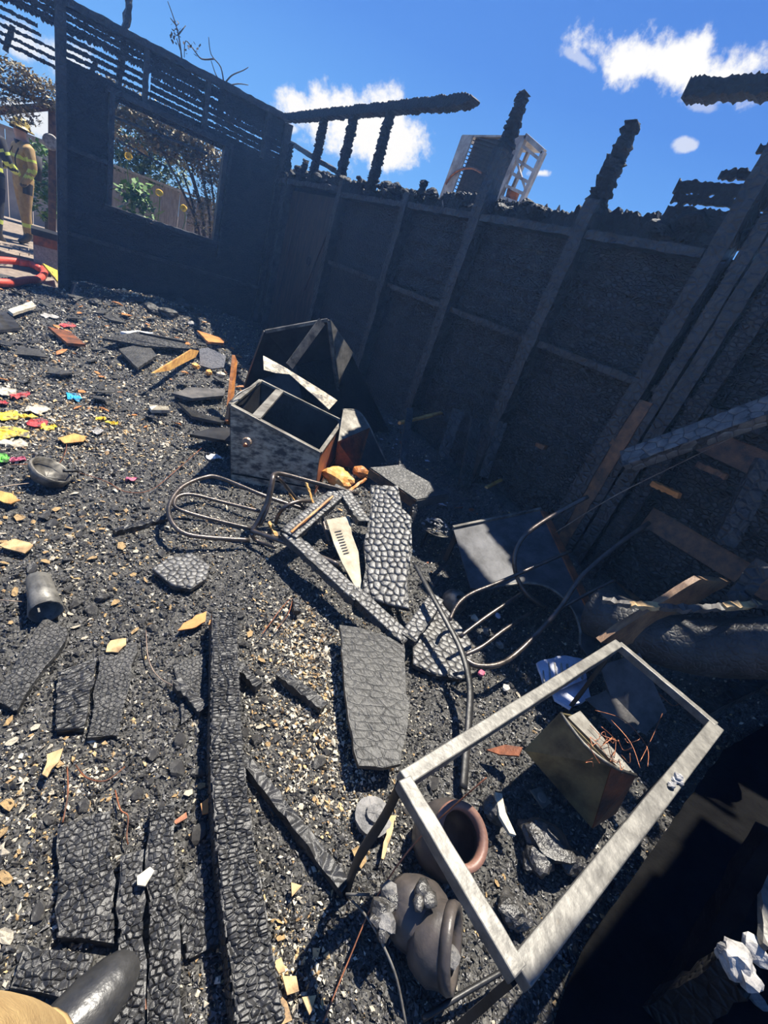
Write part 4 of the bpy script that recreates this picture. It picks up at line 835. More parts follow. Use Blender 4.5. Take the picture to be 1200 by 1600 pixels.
# ------------------------------------------------------------------ near left timbers
pts = [G(349, 968, .06), G(350, 1100, .06), G(352, 1200, .06), G(366, 1350, .06), G(385, 1480, .06), G(404, 1620, .06)]
lg = thing('charred_beam', 'long alligator-charred beam running down the left foreground', 'beam', (.45, .7, 0))
for i in range(5):
    a, b = Vector(pts[i]), Vector(pts[i+1]); u = (b-a); L = u.length; u.normalize(); s_ = u.cross(Vector((0, 0, 1))).normalized(); w, t = .092, .08
    o = obj('length', MB().bar(a, b, w, t, n=8, jit=.002), 'char', lg); nn = Vector((0, 0, 1)); m = MB()
    q = scales([(0, -w/2), (L, -w/2), (L, w/2), (0, w/2)], lambda x, y, h: a+u*x+s_*y+nn*(t/2+h), .012, .024, .005, seed=20+i); m.add(q.v, q.f)
    for sg in (-1, 1):
        q = scales([(0, -t/2), (L, -t/2), (L, t/2), (0, t/2)], lambda x, y, h: a+u*x+nn*y+s_*(sg*(w/2+h)), .012, .024, .005, seed=30+i); m.add(q.v, q.f)
    c = obj('char_scales', m, 'char', o); c['kind'] = 'stuff'
for lab, q, z_, mat, cells, ch in (('narrow silvery charred board running down beside the boot', [(190, 1338), (222, 1330), (226, 1605), (176, 1605)], .040, 'char', (.016, .013), .005),
        ('charred board between the boot board and the long beam', [(232, 1268), (270, 1256), (284, 1605), (232, 1605)], .036, 'char', (.016, .013), .005),
        ('wide dull charred board left of the boot boards', [(92, 1290), (172, 1265), (180, 1470), (88, 1466)], .024, 'char', (.017, .014), .004),
        ('rippled charred board end at the left', [(88, 1052), (150, 1028), (133, 1138), (85, 1142)], .026, 'char', (.05, .013), .005),
        ('flat charred board right of the rippled one', [(157, 1024), (215, 1002), (186, 1150), (138, 1150)], .022, 'char_panel', (.017, .015), .003),
        ('slanting charred board at the left edge', [(-10, 1090), (68, 966), (110, 985), (22, 1112)], .026, 'char_panel', (.017, .015), .003),
        ('dark charred board above the boot', [(40, 1480), (150, 1490), (120, 1560), (20, 1540)], .02, 'char', (.017, .014), .004),
        ('flat charred offcut right of the left boards', [(272, 1040), (320, 1020), (330, 1100), (285, 1130)], .016, 'char_panel', (.017, .015), .003),
        ('dark upright-grained board left of the long beam', [(270, 1400), (330, 1330), (345, 1470), (290, 1500)], .016, 'char', (.017, .014), .004)):
    slab('charred_board', lab, 'board', q, z_, .03, mat, cells, cell_h=ch, seed=len(lab), edge=.008)
for lab, a, b, w in (('thin black batten imitating the shadow band by the frame foot', (378, 1184, .03), (538, 1388, .03), .035), ('charred stick right of the long beam', (366, 1036, .03), (404, 1074, .03), .035), ('longer charred stick pointing at the flat panel', (436, 1052, .03), (505, 1106, .03), .045), ('short charred stick left of the long beam', (276, 1068, .03), (318, 1112, .03), .035),  # the black batten stands in for a cast shadow band on the ash
        ('dark stub standing in front of the square frame', (461, 938, .02), (463, 958, .02), .03), ('thin charred lath by the left boards', (178, 832, .02), (256, 812, .02), .03)):
    beam('charred_stick', lab, 'stick', G(*a), G(*b), w, .03, 'char', 14, .004)
bits = (('curled orange wood flake at the head of the long beam', [(276, 984), (300, 966), (324, 954), (320, 972), (300, 982)], 'orange_wood'), ('small orange chip on the head of the long beam', [(327, 968), (340, 972), (334, 986), (327, 982)], 'orange_wood'), ('large pale leaf-shaped flake at the left edge', [(-5, 852), (22, 842), (38, 846), (53, 852), (40, 864), (18, 858)], 'pale'), ('brown flake above the pale one at the left edge', [(-5, 766), (18, 770), (33, 782), (15, 787), (-5, 780)], 'gold_wood'),
        ('orange flake upper left, beside the plastic scraps', [(90, 684), (115, 677), (136, 682), (130, 690), (100, 692)], 'gold_wood'), ('yellow-green leaf with a hole near the slanting board', [(165, 1018), (175, 1000), (195, 996), (198, 1006), (185, 1018)], 'pale'), ('tall tan flake at the left near the wide board', [(66, 1210), (75, 1180), (98, 1170), (95, 1190), (72, 1213)], 'pale'), ('rust-red char chip beside the long beam', [(312, 1258), (324, 1248), (326, 1268), (316, 1270)], 'orange_wood'), ('rust-red chip on a grey offcut', [(272, 1286), (290, 1268), (294, 1276), (278, 1288)], 'rust'), ('orange scorched patch piece beside the boot toe', [(190, 1585), (222, 1540), (226, 1575), (200, 1595)], 'rust'), ('long tan sliver left of the clay pots', [(598, 1340), (606, 1274), (618, 1272), (614, 1300), (602, 1342)], 'pale'),
        ('cream flake on the boot board', [(213, 1372), (232, 1354), (240, 1362), (228, 1382), (216, 1384)], 'cream'), ('curved tan bark strip beside the bottom of the long beam', [(412, 1510), (420, 1508), (426, 1545), (446, 1562), (455, 1590), (430, 1605), (422, 1570)], 'pale'), ('tan flake low beside the bark strip', [(424, 1506), (440, 1498), (448, 1512), (436, 1520)], 'pale'), ('square tan flake above the wire', [(440, 1528), (462, 1522), (468, 1544), (450, 1552)], 'pale'), ('tan flake at the bottom right of the bark strip', [(470, 1562), (492, 1556), (488, 1576), (480, 1584)], 'pale'), ('triangular tan flake right of the long beam', [(453, 1378), (471, 1382), (456, 1402)], 'pale'))
for lab, q, mat in bits: slab('bark_flake', lab, 'flake', q, .035 if 'boot board' not in lab else .07, .006, mat, plane=None, edge=.005)
# tin beaker, dented pan, wires
tb = thing('tin_beaker', 'bent silver tin beaker lying at the left edge', 'beaker', (*G(68, 930, 0)[:2], 0)); a = np.array(G(60, 905, .06)); b = np.array(G(72, 956, .05)); ax_ = b-a; L = np.linalg.norm(ax_)
obj('body', MB().lathe([(.0, 0), (.042, 0), (.046, L*.5), (.055, L), (.050, L), (.040, .01), (0, .01)], a, ax_, 20, .002), 'galv', tb, True); obj('seam', MB().bar(a+np.array([-.02, -.03, .03]), b+np.array([-.02, -.03, .03]), .006, .003), 'dull_steel', tb)
pn = thing('dented_pan', 'dented dark pan with a bright rim on the ash at left', 'pan', (*G(70, 745, 0)[:2], 0)); c = np.array(G(70, 748, .02))
obj('bowl', MB().lathe([(0, .0), (.07, .0), (.095, .03), (.10, .07), (.09, .07), (.085, .03), (0, .012)], c, (.4, -.1, .8), 24, .003), 'dull_steel', pn, True); obj('handle', MB().tube([c+np.array([.08, .0, .05]), c+np.array([.14, .02, .04]), c+np.array([.15, .05, .02])], .008, 6), 'dark_steel', pn, True)
for lab, q in (('thin reddish wire curling across the upper left ash', [(15, 726), (60, 726), (110, 735), (165, 752), (195, 768), (235, 766), (275, 735), (315, 700)]), ('reddish wire arching up from the ash at left', [(90, 728), (100, 712), (104, 695), (98, 690)]), ('fine wire at the left edge by the dented pan', [(-5, 762), (20, 758), (45, 755)]), ('bright wire at the left edge by the tin beaker', [(-5, 937), (20, 939), (42, 941)]), ('tangled red wire in front of the square frame', [(410, 990), (425, 970), (440, 950), (456, 935), (450, 960), (430, 985)]), ('brown twig lying above the wide charred board', [(118, 1195), (135, 1215), (165, 1220), (195, 1198)]), ('rusty wire hanging over the boot boards', [(180, 1235), (188, 1265), (200, 1275), (198, 1305), (200, 1320)]), ('thin twig beside the wide charred board', [(105, 1198), (106, 1240), (98, 1285)]), ('long pale hair-thin wire in the left foreground', [(228, 985), (232, 1030), (250, 1060), (290, 1080)])):
    tag(obj('loose_wire', MB().tube([G(a, b, .03+.012*math.sin(a)) for a, b in q], .0021, 5, 4), 'rust' if 'red' in lab or 'rusty' in lab else 'wire', smooth=True), lab, 'wire' if 'wire' in lab else 'twig')

# ------------------------------------------------------------------ the middle left: boards and scraps
slab('pine_board', 'bright bare pine board tipped up above a dark shadow', 'board', [(240, 583), (300, 546), (311, 548), (306, 558), (265, 579)], .2, .02, 'gold_wood', plane=PLANE(G(243, 581, .21), G(308, 548, .10), G(300, 560, .07)), rough=False)
ob = np.array(G(352, 664, .0)); beam('orange_board', 'orange scorched board standing upright beside the metal cabinet', 'board', G(356, 662, .02), G(367, 560, .46), .10, .025, 'orange_wood', 10, .002, up=(.75, -.6, .1))
slab('foam_slab', 'grey speckled foam slab with torn amber edges', 'foam', [(311, 545), (325, 543), (353, 556), (350, 574), (330, 576), (312, 570)], .12, .04, 'foam', plane=PLANE(G(311, 545, .20), G(353, 556, .20), G(330, 576, .05)))
for lab, px, py, s, mat in (('amber foam lump below the grey foam slab', 327, 582, .05, 'amber'), ('pale yellow foam lump beside the grey slab', 345, 586, .05, 'cream'), ('orange foam tuft left of the grey slab', 306, 572, .05, 'amber'), ('amber foam tuft at the right edge of the grey slab', 352, 562, .04, 'amber')):
    tag(obj('foam_tuft', chunk(G(px, py, .05), s, s*.8, s*.7), mat), lab, 'foam')
for lab, q, z_, mat in (('long dark plank below the foam slab', [(268, 614), (300, 605), (352, 608), (350, 618), (300, 622)], .08, 'grey_wood'), ('flat black sheet in front of the orange board', [(297, 678), (330, 668), (362, 668), (362, 690), (335, 685)], .10, 'dark_steel'), ('pale cream board scrap on the ash', [(232, 632), (262, 634), (266, 641), (236, 640)], .05, 'cream'), ('brown charred board in the upper heap', [(160, 528), (215, 518), (280, 530), (300, 545), (225, 540)], .10, 'char'), ('reddish-brown plank on top of the upper heap', [(308, 516), (352, 530), (350, 536), (325, 534)], .22, 'orange_wood'), ('dark flat sheet at the left edge of the heap', [(-5, 490), (10, 484), (33, 512), (-5, 516)], .05, 'blue_steel'), ('pale grey panel half buried upper left', [(12, 484), (50, 470), (56, 478), (20, 490)], .08, 'cream'), ('rust-coloured sheet in the upper left ash', [(75, 510), (110, 518), (134, 538), (105, 536)], .06, 'rust'),
        ('charred grey slab between the heap boards', [(185, 545), (230, 535), (245, 555), (215, 575)], .08, 'char_panel'), ('white plastic strip in the upper heap', [(188, 518), (215, 516), (240, 520), (212, 524)], .09, 'white'), ('black sheet leaning right of the upper heap', [(278, 628), (320, 648), (358, 655), (345, 660), (300, 650)], .05, 'char_panel')):
    slab('debris_board', lab, 'board', q, z_, .025, mat)
beam('steel_conduit', 'thin dark steel conduit lying over the upper heap', 'conduit', G(218, 520, .18), G(290, 535, .18), .02, .02, 'dark_steel', 6, .001)
for lab, px, py, s, mat in (('white round melted plastic lump in the dark corner', 378, 481, .10, 'white'), ('brownish box lump in the dark corner', 342, 487, .09, 'rust'), ('purple-pink lump at the dark corner', 355, 478, .07, 'pink'), ('pink scrap low in the dark corner', 376, 512, .07, 'pink')):
    tag(obj('plastic_lump', chunk(G(px, py, .06), s, s*.8, s*.8), mat), lab, 'lump')
cols = (('bright blue plastic scrap on the ash at left', 116, 621, .07, 'cyan'), ('lime green plastic scrap at the left edge', 4, 722, .05, 'green'), ('dark red plastic net at left', 60, 664, .08, 'red'), ('red plastic scrap above the white lump', 30, 622, .07, 'red'), ('pink scrap near the left edge wire', 28, 722, .04, 'pink'), ('crimson scrap in the upper left heap', 106, 512, .10, 'red'), ('small yellow plastic bead on the ash', 174, 665, .035, 'yellow'), ('yellow scrap left of the bead', 157, 658, .035, 'yellow'), ('white melted sheet at the centre of the plastic scraps', 55, 640, .09, 'cream'), ('white scrap at the left below the plastics', 25, 698, .07, 'cream'), ('pale scrap right of the orange flake', 152, 680, .05, 'white_ash'), ('white scrap near the cabinet foot', 335, 717, .05, 'white'), ('white enamel scrap in the upper left', 78, 497, .09, 'white_ash'), ('small pink scrap on the bare ash', 205, 754, .03, 'pink'), ('big yellow melted sheet at the left edge', 12, 682, .11, 'yellow'), ('long yellow plastic scrap above the big one', 10, 652, .08, 'yellow'), ('yellow scrap beside the dark red net', 75, 670, .05, 'yellow'), ('red scrap at the far left edge', 2, 632, .05, 'red'), ('pale yellow film above the red scraps', 12, 615, .09, 'cream'), ('yellow film scrap among the whites', 40, 652, .05, 'yellow'))
for lab, px, py, s, mat in cols:
    x, y = G(px, py, .0)[:2]; tag(obj('plastic_scrap', crumple((x, y, hgt(x, y)+.016), s, s*.65, .02), mat), lab, 'scrap')

# ------------------------------------------------------------------ black corner by the frame: sheet and post blackened to stand in for shade
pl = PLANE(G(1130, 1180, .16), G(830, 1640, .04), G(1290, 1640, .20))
slab('shade_sheet', 'large black sheet added to deepen the shade right of the frame', 'sheet', [(1130, 1172), (1205, 1128), (1260, 1640), (850, 1640), (910, 1480)], .1, .02, 'soot', plane=pl)
lp = thing('ash_crusted_post', 'ash-crusted post end catching the sun at the bottom right', 'post', (lump_at[0], lump_at[1], 0))
obj('stump', MB().bar((lump_at[0]+.01, lump_at[1]-.01, .02), (lump_at[0], lump_at[1], .40), .09, .09, up=(1, 0, 0), n=10, jit=.006, taper=.7), 'char_black', lp)
obj('post', MB().bar((lump_at[0]+.02, lump_at[1]-.02, .02), G(1205, 1300, .60), .05, .05, n=14, jit=.004), 'soot', lp)
for dx, dy, s_, mat in ((0, 0, .045, 'white_ash'), (16, 22, .036, 'white_ash'), (-18, -18, .026, 'grey_rubble'), (24, -22, .03, 'white_ash'), (-52, 55, .022, 'grey_rubble'), (-36, 62, .02, 'white_ash'), (30, 60, .03, 'grey_rubble')):
    obj('ash_crust', chunk(G(1155+dx, 1508+dy, .42 if dy < 40 else .16), s_, s_*.8, s_*.7), mat, lp)
obj('bright_edge', MB().bar(G(1193, 1330, .5), G(1192, 1480, .45), .014, .02, n=10, jit=.003), 'galv', lp)
tag(obj('ash_cluster', chunk(G(1160, 1016, .42), .02, .014, .02), 'white_ash'), 'small pale cluster of ash on the dark heap at right', 'ash')
for lab, a, b, w in (('charred joist lying in the shade right of the frame', (1215, 1055, .33), (1085, 1118, .24), .05),):
    beam('charred_joist', lab, 'joist', G(*a), G(*b), w, .06, 'char', 16, .005)
# burnt lumps inside the frame
for lab, px, py, z_, s_, mat in (('big black clinker lump inside the frame', 850, 1310, .06, .085, 'rubble'), ('smaller clinker lump below the big one', 842, 1340, .05, .06, 'rubble'), ('dark clinker lump by the near long rail', 895, 1345, .04, .05, 'rubble'), ('black lump under the near end of the frame', 800, 1420, .04, .05, 'rubble'), ('charcoal clod beside the pot mouth', 772, 1265, .03, .05, 'rubble')):
    tag(obj('clinker_lump', chunk(G(px, py, z_), s_*1.1, s_, s_*.7), mat), lab, 'lump')
slab('white_shard', 'curved white shard inside the frame beside the pot mouth', 'shard', [(774, 1238), (786, 1240), (792, 1270), (806, 1305), (796, 1303), (780, 1275)], .07, .012, 'cream')
mech = thing('lock_plate', 'small steel lock plate with a round hub inside the frame', 'plate', (*G(845, 1245, 0)[:2], 0)); c = np.array(G(845, 1248, .08))
obj('plate', MB().sheet([G(828, 1235, .09), G(842, 1230, .09), G(861, 1254, .08), G(848, 1264, .08)], .006), 'dull_steel', mech); obj('hub', MB().lathe([(0, .012), (.016, .012), (.02, 0), (0, 0)], c, (0, 0, 1), 14), 'bright_steel', mech)
slab('bent_steel_lip', 'bent brown steel lip beside the scorched box', 'strip', [(760, 1172), (790, 1164), (818, 1168), (812, 1182), (780, 1178)], .1, .008, 'rust', plane=PLANE(G(760, 1172, .06), G(790, 1164, .10), G(812, 1182, .12)))
tag(obj('grey_disc', MB().lathe([(0, .0), (.06, 0), (.062, .014), (.03, .018), (.028, .03), (0, .03)], G(582, 1278, .02), (0, 0, 1), 24, .002), 'grey_rubble'), 'broken grey stone disc beside the frame leg', 'disc')

# ------------------------------------------------------------------ people
def skin_mesh(name, verts, edges, mats, zones, parent, loc, rotz=0.0, levels=2):
    me = bpy.data.meshes.new(name+'_cage'); me.from_pydata([v[:3] for v in verts], edges, []); o = bpy.data.objects.new(name+'_cage', me); C.objects.link(o)
    md = o.modifiers.new('skin', 'SKIN'); md.use_smooth_shade = True
    for i, v in enumerate(verts):
        sv = me.skin_vertices[0].data[i]; sv.radius = (v[3], v[4] if len(v) > 4 else v[3]); sv.use_root = (i == 0)
    sd = o.modifiers.new('sub', 'SUBSURF'); sd.levels = levels; sd.render_levels = levels
    dg = bpy.context.evaluated_depsgraph_get(); ev = o.evaluated_get(dg); nm = bpy.data.meshes.new_from_object(ev); bpy.data.objects.remove(o)
    nm.name = name
    for k in mats: nm.materials.append(M[k])
    for p in nm.polygons:
        p.use_smooth = True; p.material_index = zones(p.center)
    b = bpy.data.objects.new(name, nm); C.objects.link(b)
    if parent: b.parent = parent
    else: b.location = loc
    return b
def firefighter(label, loc, rotz, dark=False):
    t = thing('person', label, 'person', loc, 'firefighters in the yard'); t.rotation_euler.z = rotz
    V = [(0, 0, .98, .165, .125), (0, .01, 1.15, .17, .13), (0, .01, 1.33, .19, .14), (0, .0, 1.47, .15, .12), (0, .0, 1.56, .06, .06), (0, -.02, 1.66, .085, .10), (0, -.02, 1.76, .075, .085),
         (.10, 0, .88, .115, .115), (.12, -.03, .52, .085, .09), (.13, 0, .14, .075, .085), (.13, -.10, .05, .05, .05), (.13, -.17, .035, .04, .035),
         (-.10, 0, .88, .115, .115), (-.13, .05, .52, .085, .09), (-.14, .12, .14, .075, .085), (-.14, .03, .05, .05, .05), (-.14, -.05, .035, .04, .035),
         (.21, .02, 1.45, .085, .085), (.27, .05, 1.2, .07, .07), (.26, -.08, .97, .055, .055), (.25, -.14, .90, .045, .04),
         (-.21, .02, 1.45, .085, .085), (-.28, -.02, 1.19, .07, .07), (-.22, -.22, 1.10, .055, .055), (-.18, -.29, 1.10, .045, .04)]
    E_ = [(0, 1), (1, 2), (2, 3), (3, 4), (4, 5), (5, 6), (0, 7), (7, 8), (8, 9), (9, 10), (10, 11), (0, 12), (12, 13), (13, 14), (14, 15), (15, 16), (3, 17), (17, 18), (18, 19), (19, 20), (3, 21), (21, 22), (22, 23), (23, 24)]
    def zone(c):
        x, y, z_ = c
        if z_ < .2: return 2
        if z_ > 1.55: return 3
        if abs(x) > .17 and .8 < z_ < .95 or (y < -.25 and z_ > .9): return 2
        if .30 < z_ < .36: return 1
        if abs(x) > .2 and (1.14 < z_ < 1.2): return 1
        if 1.05 < z_ < 1.10 or 1.30 < z_ < 1.345: return 1
        return 0
    skin_mesh('body', V, E_, ['bunker_dark' if dark else 'bunker', 'lime', 'boot', 'skin'], zone, t, None)
    w = lambda p: (p[0]+loc[0], p[1]+loc[1], p[2]+loc[2])
    h = obj('helmet', MB().lathe([(.0, .13), (.05, .125), (.10, .09), (.125, .03), (.13, 0), (.18, -.02), (.185, -.03), (.125, -.015), (.11, .02), (.0, .11)], w((0, -.0, 1.745)), (0, .12, 1), 20), 'helmet', t, True)
    obj('visor', MB().lathe([(.115, .0), (.12, -.05), (.115, -.05), (.11, 0)], w((0, -.03, 1.74)), (0, .1, 1), 16), 'bunker_dark', h, True)
    obj('air_tank', MB().tube([w((0, .2, 1.05)), w((0, .22, 1.42))], .07, 12), 'red' if dark else 'bunker_dark', t, True)
    for s in (-1, 1): obj('strap', MB().tube([w((.1*s, -.12, 1.1)), w((.11*s, -.14, 1.3)), w((.11*s, -.03, 1.5)), w((.08*s, .14, 1.42))], .016, 6, flat=.4), 'bunker_dark', t, True)
    obj('collar', MB().lathe([(.085, 0), (.1, .06), (.09, .06), (.078, 0)], w((0, 0, 1.49)), (0, 0, 1), 16), 'bunker_dark', t, True)
    return t
firefighter('firefighter in tan bunker gear and yellow helmet standing beyond the doorway', (-.02, 11.4, -.03), -1.2)
firefighter('firefighter in dark gear cut off by the left edge of the picture', (-.42, 10.9, -.03), 2.4, True)
# the photographer's foot in the lower left corner
ph = thing('person', 'booted foot and tan trouser leg at the bottom left corner', 'person', (.13, .415, 0)); ph.rotation_euler.z = math.radians(26)
def zone(c): return 0
toe = np.array([.135, .415]); 
secs = [(-.135, .02, .045, .045), (-.12, .035, .05, .05), (-.06, .045, .055, .06), (.0, .05, .06, .055), (.05, .047, .06, .048), (.10, .040, .052, .040), (.135, .034, .038, .030), (.15, .03, .015, .02)]
m = MB(); n = 18; vs = []; fs = []
for x, zc, ry, rz in secs:
    for k in range(n):
        a = 2*PI*k/n; zz_ = zc+rz*math.sin(a)*(1.0 if math.sin(a) > 0 else .55); vs.append((x, .415+ry*math.cos(a)-.01*(x*3), max(.012, zz_)+hgt(.05, .41)))
for i in range(len(secs)-1):
    for k in range(n): b = (k+1) % n; fs.append((i*n+k, i*n+b, (i+1)*n+b, (i+1)*n+k))
fs += [tuple(range(n)), tuple(range((len(secs)-1)*n, len(secs)*n))]
bo = obj('boot', m.add(vs, fs), 'boot', ph, True)
sole = [(-.14, .37), (-.08, .358), (.0, .352), (.08, .352), (.13, .37), (.158, .405), (.15, .44), (.11, .465), (.03, .478), (-.07, .475), (-.14, .46)]
obj('sole', MB().sheet([(x, y, hgt(.05, .41)+.012) for x, y in sole], .024, (0, 0, 1)), 'soot', bo)
obj('boot_shaft', MB().tube([(-.085, .418, .06), (-.095, .415, .14), (-.11, .41, .24)], .062, 18, 4), 'boot', bo, True)
obj('trouser_leg', MB().tube([(-.075, .418, .075), (-.10, .412, .20), (-.16, .38, .48), (-.25, .30, .80)], [.078, .10], 22, 6), 'bunker', ph, True)
obj('trouser_hem', MB().tube([(-.070, .419, .066), (-.078, .417, .092)], .083, 22, 2), 'bunker', ph, True)

# ------------------------------------------------------------------ rubble over the floor
_oct_v = np.array([(1, 0, 0), (0, 1, 0), (-1, 0, 0), (0, -1, 0), (0, 0, 1), (0, 0, -1.)]); _oct_f = np.array([(0, 1, 4), (1, 2, 4), (2, 3, 4), (3, 0, 4), (1, 0, 5), (2, 1, 5), (3, 2, 5), (0, 3, 5)])
def chips(name, label, P, size, flat, mat, cat):
    n = len(P); s = np.asarray(size)[:, None]*RNG.uniform(.45, 1.25, (n, 3)); s[:, 2] *= flat
    v = _oct_v[None]*RNG.uniform(.55, 1.25, (n, 6, 1)); v = v+RNG.normal(0, .12, (n, 6, 3)); v = v*s[:, None, :]
    q = RNG.normal(size=(n, 4)); q[:, 1:3] *= .45 if flat < .6 else 1.0; q /= np.linalg.norm(q, axis=1)[:, None]; w, x, y, z_ = q.T
    R = np.stack([1-2*(y*y+z_*z_), 2*(x*y-z_*w), 2*(x*z_+y*w), 2*(x*y+z_*w), 1-2*(x*x+z_*z_), 2*(y*z_-x*w), 2*(x*z_-y*w), 2*(y*z_+x*w), 1-2*(x*x+y*y)], 1).reshape(n, 3, 3)
    v = np.einsum('nij,nkj->nki', R, v)+P[:, None, :]
    f = (_oct_f[None]+6*np.arange(n)[:, None, None]).reshape(-1, 3)
    me = bpy.data.meshes.new(name); me.vertices.add(n*6); me.vertices.foreach_set('co', v.reshape(-1).astype(np.float32)); me.loops.add(n*24); me.polygons.add(n*8)
    me.loops.foreach_set('vertex_index', f.reshape(-1).astype(np.int32)); me.polygons.foreach_set('loop_start', np.arange(0, n*24, 3, dtype=np.int32)); me.update(calc_edges=True); me.shade_flat()
    o = bpy.data.objects.new(name, me); C.objects.link(o); me.materials.append(M[mat]); return tag(o, label, cat, kind='stuff')
def spots(n, r0=.25, r1=9.2, lift=.5, pw=1.0):
    r = r0+(r1-r0)*RNG.uniform(0, 1, n)**pw; a = np.radians(RNG.uniform(-28, 106, n)); x = r*np.cos(a); y = r*np.sin(a)
    k = (x < XR-.06) & (y < YB-.08) & (x > -2) & (y > -1.5) & ~((x > -.16) & (x < .17) & (abs(y-.415) < .075)); x, y, r = x[k], y[k], r[k]
    z_ = np.array([hgt(a_, b_) for a_, b_ in zip(x, y)]); return np.stack([x, y, z_], 1), r
P, r = spots(135000); sz = (.0066+.0011*r)*RNG.uniform(.5, 1.5, len(r))**1.4; P[:, 2] += sz*.25
chips('charcoal_rubble', 'glossy black charcoal crumbs covering the whole floor', P, sz, .62, 'rubble', 'charcoal')
P, r = spots(60000); sz = (.0048+.0010*r)*RNG.uniform(.5, 1.4, len(r)); P[:, 2] += sz*.4
chips('grey_ash_grit', 'grey ash grit strewn thinly over the charcoal', P, sz, .55, 'grey_rubble', 'ash')
P, r = spots(42000); d = np.array([mnoise.noise((p[0]*1.7, p[1]*1.7, 31)) for p in P]); k = RNG.uniform(0, 1, len(d)) < np.clip(.5+1.1*d, .06, 1); P, r = P[k], r[k]; sz = (.0046+.0011*r)*RNG.uniform(.5, 1.5, len(r)); P[:, 2] += sz*.5
extra = []
for px, py, sd, n_ in ((470, 990, .16, 1500), (500, 1060, .14, 1500), (490, 1150, .13, 1100), (440, 1500, .09, 900), (540, 1230, .12, 900), (60, 1260, .12, 900), (60, 650, .35, 2200), (150, 690, .30, 1600), (200, 478, .5, 1800), (110, 560, .6, 1800), (260, 520, .4, 1200), (160, 860, .3, 1000)):
    c_ = G(px, py); q = np.stack([RNG.normal(c_[0], sd, n_), RNG.normal(c_[1], sd, n_), np.zeros(n_)], 1); q = q[(q[:, 1] < YB-.1) & (q[:, 0] > -2)]; q[:, 2] = [hgt(a_, b_) for a_, b_ in q[:, :2]]; extra.append(q)
E_ = np.concatenate(extra); re_ = np.hypot(E_[:, 0], E_[:, 1]); se_ = (.0040+.0011*re_)*(.5+2.0*RNG.uniform(0, 1, len(re_))**3); E_[:, 2] += se_*.6
P = np.concatenate([P, E_]); r = np.concatenate([r, re_]); sz = np.concatenate([sz, se_])
h2 = RNG.uniform(0, 1, len(r)) < .66
chips('cream_grit', 'cream flecks of plaster scattered over the charcoal', P[h2], sz[h2], .45, 'cream', 'plaster'); chips('tan_grit', 'tan wood flecks scattered over the charcoal', P[~h2], sz[~h2], .4, 'pale', 'wood chips')
hp = (('charred log end on the heap below the window', 235, 485, .10), ('charred clod beside the log end', 262, 492, .09), ('charred timber clump near the dark corner', 285, 488, .12), ('sooty clump at the foot of the back wall', 215, 478, .08), ('pale ash clump on the wall heap', 300, 505, .06), ('black clump left of the wall heap', 150, 470, .08), ('low black clump near the doorway post', 118, 462, .07))
for lab, px, py, s_ in hp:
    x, y = G(px, py, .1)[:2]; y = min(y, 7.65); tag(obj('charred_clump', chunk((x, y, hgt(x, y)+s_*.3), s_*1.5, s_, s_*.6), 'white_ash' if 'pale' in lab else 'char_panel'), lab, 'clump')
# pieces large enough to count
def subtree(o): return [o]+[d for c_ in o.children for d in subtree(c_)]
boxes = []
for o in [o for o in C.objects if o.parent is None and o.get('kind') is None and o.type in ('MESH', 'EMPTY')]:
    lo = np.array([9e9, 9e9]); hi = -lo; l0 = np.array(wloc(o))
    for d in subtree(o):
        if d.type == 'MESH' and len(d.data.vertices):
            co = np.array([d.bound_box[i] for i in range(8)])+np.array(wloc(d)); lo = np.minimum(lo, co.min(0)[:2]); hi = np.maximum(hi, co.max(0)[:2])
    if (hi-lo).max() < 1.2: boxes.append((lo, hi))
lump_meshes = [chunk((0, 0, 0), 1, .8, .6, 1) for _ in range(6)]; flake_meshes = []
def proto(mb, nm, mat):
    me = bpy.data.meshes.new(nm); me.from_pydata(mb.v, [], mb.f); me.materials.append(M[mat]); return me
lumps = [proto(q, 'charcoal_lump', 'rubble') for q in lump_meshes]
def flake_shape():
    return crumple((0, 0, 0), 1, random.uniform(.3, .85), .3, 2, random.choice((5, 6, 7)), .10)
flakes = [proto(flake_shape(), 'tan_flake', 'pale') for _ in range(9)]; creams = [proto(flake_shape(), 'cream_flake', 'cream') for _ in range(6)]; scraps = [proto(flake_shape(), 'char_scrap', 'char_panel') for _ in range(6)]; browns = [proto(flake_shape(), 'brown_scrap', 'orange_wood') for _ in range(4)]
taken = []
